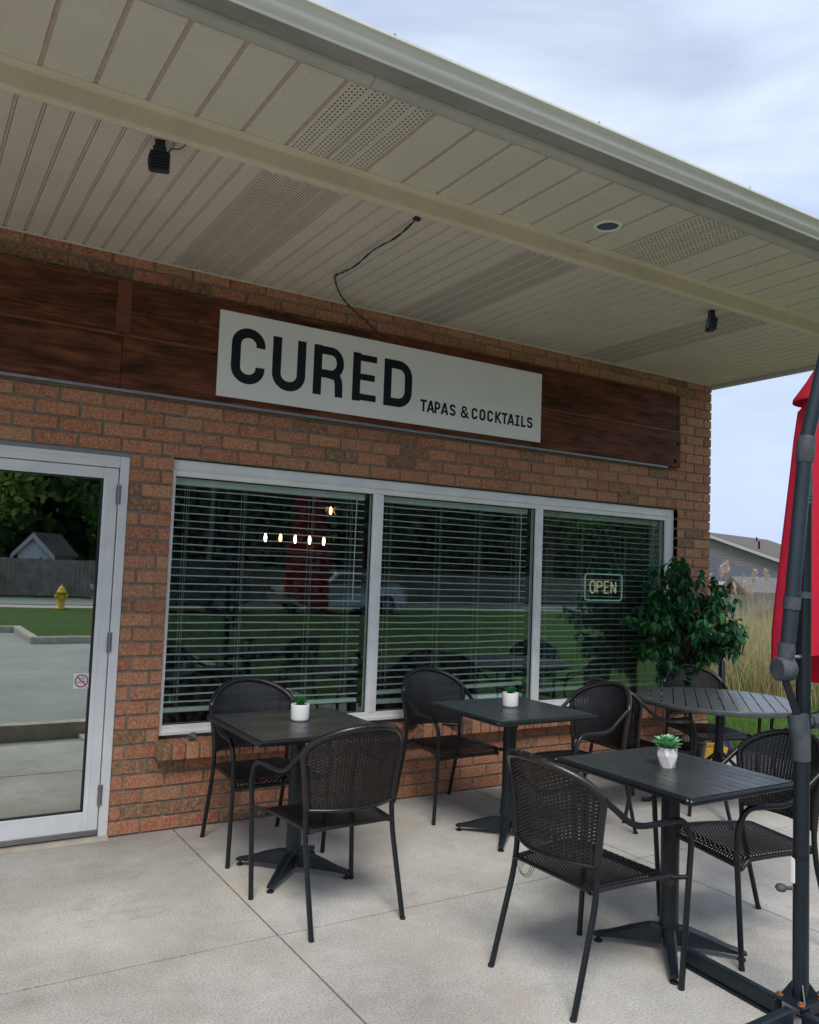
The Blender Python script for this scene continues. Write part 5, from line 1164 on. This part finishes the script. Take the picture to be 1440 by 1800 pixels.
def gable_house(name, origin, ang, W, D, zb, ze, zr, wall, roof, lab, over=0.4, laps=True):
    """gable end faces local -y, ridge runs along +y, W wide in x"""
    r = empty(name, (origin[0], origin[1], 0), ang, lab, 'house')
    s = MB(); s.add([(-W/2, 0, zb), (W/2, 0, zb), (W/2, 0, ze), (0, 0, zr), (-W/2, 0, ze), (-W/2, D, zb), (W/2, D, zb), (W/2, D, ze), (0, D, zr), (-W/2, D, ze)], [(0, 1, 2, 3, 4), (5, 9, 8, 7, 6), (0, 5, 6, 1), (1, 6, 7, 2), (0, 4, 9, 5)])
    if laps:
        z = zb+0.2
        while z < zr-0.1:
            hw = W/2 if z < ze else W/2*(zr-z)/(zr-ze); s.prof_x([(-0.001, z), (-0.018, z), (-0.001, z+0.17)], -hw+0.02, hw-0.02); z += 0.18
    s.build('wall', M[wall], r)
    sl_ = (zr-ze)/(W/2); s = MB(); t = 0.14
    for sg in (-1, 1):
        e = (sg*(W/2+over), ze-sl_*over)
        s.add([(e[0], -over, e[1]), (0, -over, zr), (0, D+over, zr), (e[0], D+over, e[1]), (e[0], -over, e[1]+t), (0, -over, zr+t), (0, D+over, zr+t), (e[0], D+over, e[1]+t)], [(0, 1, 2, 3), (4, 7, 6, 5), (0, 3, 7, 4), (0, 4, 5, 1), (3, 2, 6, 7)])
    rf_ = s.build('roof', M[roof], r)
    s = MB()
    for sg in (-1, 1):
        e = (sg*(W/2+over+.02), ze-sl_*(over+.02)); s.add([(e[0], -over-0.03, e[1]-0.12), (0, -over-0.03, zr-0.12), (0, -over-0.03, zr+0.10), (e[0], -over-0.03, e[1]+0.10), (e[0], -over-0.002, e[1]-0.12), (0, -over-0.002, zr-0.12), (0, -over-0.002, zr+0.10), (e[0], -over-0.002, e[1]+0.10)], [(0, 1, 2, 3), (4, 7, 6, 5), (0, 4, 5, 1), (3, 2, 6, 7), (0, 3, 7, 4)])
    s.build('rake_trim', M['trim_white'], r)
    return r, rf_
def hip_house(name, c, ang, W, D, zb, ze, zr, rl, wall, roof, lab):
    r = empty(name, (c[0], c[1], 0), ang, lab, 'house')
    s = MB(); s.box(-W/2, W/2, -D/2, D/2, zb, ze); s.build('wall', M[wall], r)
    o_ = 0.5; s = MB(); s.add([(-W/2-o_, -D/2-o_, ze), (W/2+o_, -D/2-o_, ze), (W/2+o_, D/2+o_, ze), (-W/2-o_, D/2+o_, ze), (-rl/2, 0, zr), (rl/2, 0, zr)], [(0, 1, 5, 4), (1, 2, 5), (2, 3, 4, 5), (3, 0, 4), (0, 3, 2, 1)])
    s.build('roof', M[roof], r)
    s = MB(); s.box(-W/2-o_, W/2+o_, -D/2-o_-0.02, -D/2-o_, ze-0.16, ze+0.02); s.build('eave_trim', M['trim_white'], r); return r
# big beige house: its right slope shows, the gable end turned towards us
vang = math.atan2(VD.y, VD.x)
gh, rf_ = gable_house('beige_sided_house', (43.71, 34.98), R_(12.7-90), 20.0, 10.5, -1.5, 1.50, 4.93, 'siding', 'shingle_brown', 'large beige sided house with a brown shingle gable roof beyond the fence')
s = MB(); s.cyl((3.4, 1.2, 3.7), 0.07, 0.75, 8); s.cyl((1.0, 6.5, 4.6), 0.06, 0.42, 8); s.build('vent_pipe', M['hole'], rf_)
hip_house('grey_hipped_house', (32.0, 25.7), R_(-32), 5.2, 4.4, -1.5, 1.5, 3.04, 0.5, 'house_brown', 'shingle_grey', 'dark grey hipped roof house farthest left beyond the fence')
hip_house('grey_garage', (31.35, 22.85), R_(-32), 4.3, 3.6, -1.5, 1.50, 2.38, 0.8, 'house_brown', 'shingle_grey', 'lower dark grey hipped garage roof in front of the beige house')
gable_house('small_gabled_house', (26.9, 19.7), R_(-122), 3.0, 3.4, -1.5, 1.08, 1.64, 'house_brown', 'shingle_pale', 'small brown shed with pale shingle roof just behind the fence', 0.3, False)[0].children[0].data.materials[0] = M['house_brown']

# ------------------------------------------------------------------ street side (seen only in the glass)
def leaf_cloud(n, rx, rz, size, seed, gaps=0.35):
    rn = np.random.default_rng(seed); s = []
    C = rn.normal(0, 1, (26, 3)); C /= np.linalg.norm(C, axis=1)[:, None]; C *= rn.uniform(0.35, 0.95, 26)[:, None]
    idx = rn.integers(0, 26, n); P = C[idx]+rn.normal(0, 0.17, (n, 3)); P *= np.array([rx, rx, rz]); 
    a = rn.normal(0, 1, (n, 3)); a /= np.linalg.norm(a, axis=1)[:, None]; b = np.cross(a, rn.normal(0, 1, (n, 3))); b /= np.linalg.norm(b, axis=1)[:, None]
    sz = size*rn.uniform(0.6, 1.3, n)[:, None]; V = np.stack([P-a*sz, P-b*sz*0.6, P+a*sz, P+b*sz*0.6], 1).reshape(-1, 3); F = np.arange(4*n).reshape(-1, 4)
    return V, F
crowns = {}
def crown_mesh(key, n, rx, rz, size, mat):
    if key not in crowns:
        V, F = leaf_cloud(n, rx, rz, size, len(crowns)+2); me = bpy.data.meshes.new('crown'); me.from_pydata(V.tolist(), [], F.tolist()); me.materials.append(M[mat]); crowns[key] = me
    return crowns[key]
TR = [(-9.5, -34, 11, 'a', 'broad dark green tree beyond the street fence, reflected in the door glass'), (-3.4, -33.5, 10, 'b', 'fresh green leafy tree behind the white shed, reflected in the door glass'), (2.5, -32.8, 12, 'a', 'large dark tree beside the white shed, reflected in the door glass'),
      (8.5, -33, 11, 'a', 'dark tree beyond the street fence reflected in the left pane'), (15, -34, 13, 'b', 'fresh green tree beyond the street fence reflected in the left pane'), (22, -33, 12, 'a', 'dark tree beyond the street fence reflected in the middle pane'), (29, -35, 14, 'b', 'tall fresh green tree reflected in the middle pane'), (37, -33, 12, 'a', 'dark tree far along the street reflected in the right pane'),
      (46, -34, 13, 'a', 'dark tree at the far end of the street reflected in the right pane'), (-16, -35, 13, 'b', 'green tree past the left end of the reflected fence'), (-5.5, -30.9, 3.6, 'r', 'small purple leaved tree by the street fence, reflected in the door glass')]
for i, (x, y, h, kd, lab) in enumerate(TR):
    r = empty('street_tree', (x, y, -0.05), random.uniform(0, 6), lab, 'tree', 'trees across the street')
    k = h/11; me = crown_mesh(kd, {'a': 9000, 'b': 8000, 'r': 2500}[kd], 3.4, 4.4, {'a': 0.20, 'b': 0.20, 'r': 0.28}[kd], {'a': 'tree_leaf', 'b': 'tree_leaf_light', 'r': 'tree_leaf_red'}[kd])
    inst('crown', me, r, (0, 0, h*0.57), (0, 0, random.uniform(0, 6)), (k, k, k*0.95))
    s = MB(); s.tube([(0, 0, 0), (0.1, 0.05, h*0.25), (-0.05, 0.1, h*0.5), (0, 0, h*0.8)], [0.24*k, 0.18*k, 0.12*k, 0.04*k], 9)
    for q in range(7):
        a = q*0.9; z = h*(0.25+0.07*q); s.tube([(0, 0, z), (math.cos(a)*1.2*k, math.sin(a)*1.2*k, z+1.2*k), (math.cos(a)*2.4*k, math.sin(a)*2.4*k, z+2.0*k)], [0.09*k, 0.06*k, 0.02*k], 6)
    s.build('trunk', M['bark'], r)
o = MB(); 
P = np.stack([rg.uniform(-25, 60, 14000), rg.uniform(-44, -38, 14000), np.zeros(14000)], 1)
V, F = [], []
r_ = np.random.default_rng(77); n = 30000; Pc = np.stack([r_.uniform(-30, 70, n), r_.uniform(-46, -39, n), np.zeros(n)], 1); Pc[:, 2] = r_.uniform(0, 1, n)*(11+2.5*np.sin(Pc[:, 0]*0.35)+1.5*np.sin(Pc[:, 0]*0.9+1)); a = r_.normal(0, 1, (n, 3)); a /= np.linalg.norm(a, axis=1)[:, None]; b = np.cross(a, r_.normal(0, 1, (n, 3))); b /= np.linalg.norm(b, axis=1)[:, None]
V = np.stack([Pc-a*.7, Pc-b*.5, Pc+a*.7, Pc+b*.5], 1).reshape(-1, 3); me = bpy.data.meshes.new('distant_woodland'); me.from_pydata(V.tolist(), [], np.arange(4*n).reshape(-1, 4).tolist()); me.materials.append(M['tree_leaf']); o = bpy.data.objects.new('distant_woodland', me); COL.objects.link(o); tag(o, kind='stuff')
fence_line((30, -30.2), (-14, -30.0), 1.45, 0, -0.05, 'grey board fence across the street, reflected in the door glass and panes', 41, 0.155)
gable_house('white_gabled_shed', (-1.25, -31.6), R_(180)+R_(28), 1.3, 2.6, -0.05, 1.65, 2.35, 'white_siding', 'shingle_brown', 'small white gabled outbuilding behind the street fence, reflected in the door glass', 0.18, True)
hy = empty('fire_hydrant', (-1.72, -21.85, -0.05), 0, 'yellow fire hydrant on the street lawn, reflected in the door glass', 'hydrant')
s = MB(); s.lathe([(0.0001, 0), (0.17, 0), (0.17, 0.05), (0.11, 0.06), (0.11, 0.46), (0.15, 0.47), (0.15, 0.52), (0.12, 0.54), (0.10, 0.62), (0.05, 0.67), (0.025, 0.68), (0.025, 0.73), (0.0001, 0.73)], 20); s.build('body', M['hydrant'], hy)
for sg in (-1, 1): s = MB(); s.cyl((sg*0.10, 0, 0.38), 0.055, 0.09*sg, 12, axis='x'); s.build('side_cap', M['hydrant'], hy)
s = MB(); s.cyl((0, 0.10, 0.34), 0.07, 0.09, 12, axis='y'); s.build('front_cap', M['hydrant'], hy)
def car(x, y, ang, paint, lab, tall):
    r = empty('parked_car', (x, y, -0.04), ang, lab, 'car', 'cars along the street'); H = 1.65 if tall else 1.42
    pf = [(-2.2, 0.35), (-2.25, 0.7), (-2.1, 0.88), (-1.1, 0.98), (-0.55, H-0.04), (0.2, H), (1.3, H-0.06) if tall else (0.9, H-0.05), (2.0, 1.05), (2.25, 0.95), (2.25, 0.4), (1.9, 0.28), (-1.9, 0.28)]
    s = MB(); n = len(pf); vs = []
    for yy, ins in ((-0.88, 0), (-0.60, 0), (0.60, 0), (0.88, 0)):
        for (a, z) in pf: vs.append((a, yy if z < 1.0 else yy*0.82, z-(0.03 if abs(yy) > .8 else 0)))
    s.add(vs, [(j*n+i, j*n+(i+1) % n, (j+1)*n+(i+1) % n, (j+1)*n+i) for j in range(3) for i in range(n)]+[tuple(range(n))[::-1], tuple(range(3*n, 4*n))]); s.build('body', M[paint], r)
    for sg in (-1, 1):
        s = MB(); yy = sg*0.885*0.82+sg*0.075; q = [(-0.95, 1.0), (-0.5, H-0.12), (0.2, H-0.09), (1.2 if tall else 0.85, H-0.16), (1.75, 1.06)]
        s.add([(a, sg*(0.875-(z-1.0)*0.28), z) for a, z in q]+[(a, sg*(0.865-(z-1.0)*0.28), z) for a, z in q], [(0, 1, 2, 3, 4), (5, 9, 8, 7, 6)]); s.build('side_window', M['car_glass'], r)
        for wx in (-1.38, 1.38):
            s = MB(); s.cyl((wx, sg*0.70, 0.33), 0.33, sg*0.2, 24, axis='y'); w_ = s.build('wheel', M['tyre'], r); s = MB(); s.cyl((wx, sg*0.905, 0.33), 0.20, sg*0.01, 16, axis='y'); s.build('rim', M['steel'], w_)
        s = MB(); s.cbox(2.20, 2.27, sg*0.62-0.14, sg*0.62+0.14, 0.72, 0.90, 0.01); s.build('tail_light', M['tail_red'], r)
        s = MB(); s.cbox(-2.27, -2.18, sg*0.6-0.16, sg*0.6+0.16, 0.62, 0.76, 0.01); s.build('headlight', M['chrome'], r)
    s = MB(); s.add([(-1.10, -0.68, 1.0), (-1.10, 0.68, 1.0), (-0.60, 0.6, H-0.06), (-0.60, -0.6, H-0.06)], [(0, 1, 2, 3)]); q = s.build('windscreen', M['car_glass'], r); q.location = (-0.015, 0, 0.015)
car(1.2, -20.6, R_(8), 'car_dark', 'dark sport utility car parked across the lawn, reflected at the left of the left pane', True)
car(6.9, -20.4, R_(-6), 'car_silver', 'silver car parked across the lawn, reflected right of centre in the left pane', False)
lp = empty('street_lamp', (2.2, -20.0, -0.05), R_(40), 'grey street lamp with two arms, reflected in the left pane', 'street lamp')
s = MB(); s.tube([(0, 0, 0), (0, 0, 6.2)], [0.09, 0.06], 12); s.build('pole', M['steel'], lp)
s = MB(); s.tube([(0, 0, 5.7), (1.4, 0, 6.4)], 0.03, 8); s.tube([(0, 0, 5.2), (1.2, 0, 5.8)], 0.03, 8); s.build('arm', M['steel'], lp)
s = MB(); s.cbox(1.3, 1.8, -0.1, 0.1, 6.38, 6.46, 0.02); s.build('lamp_head', M['steel'], lp)
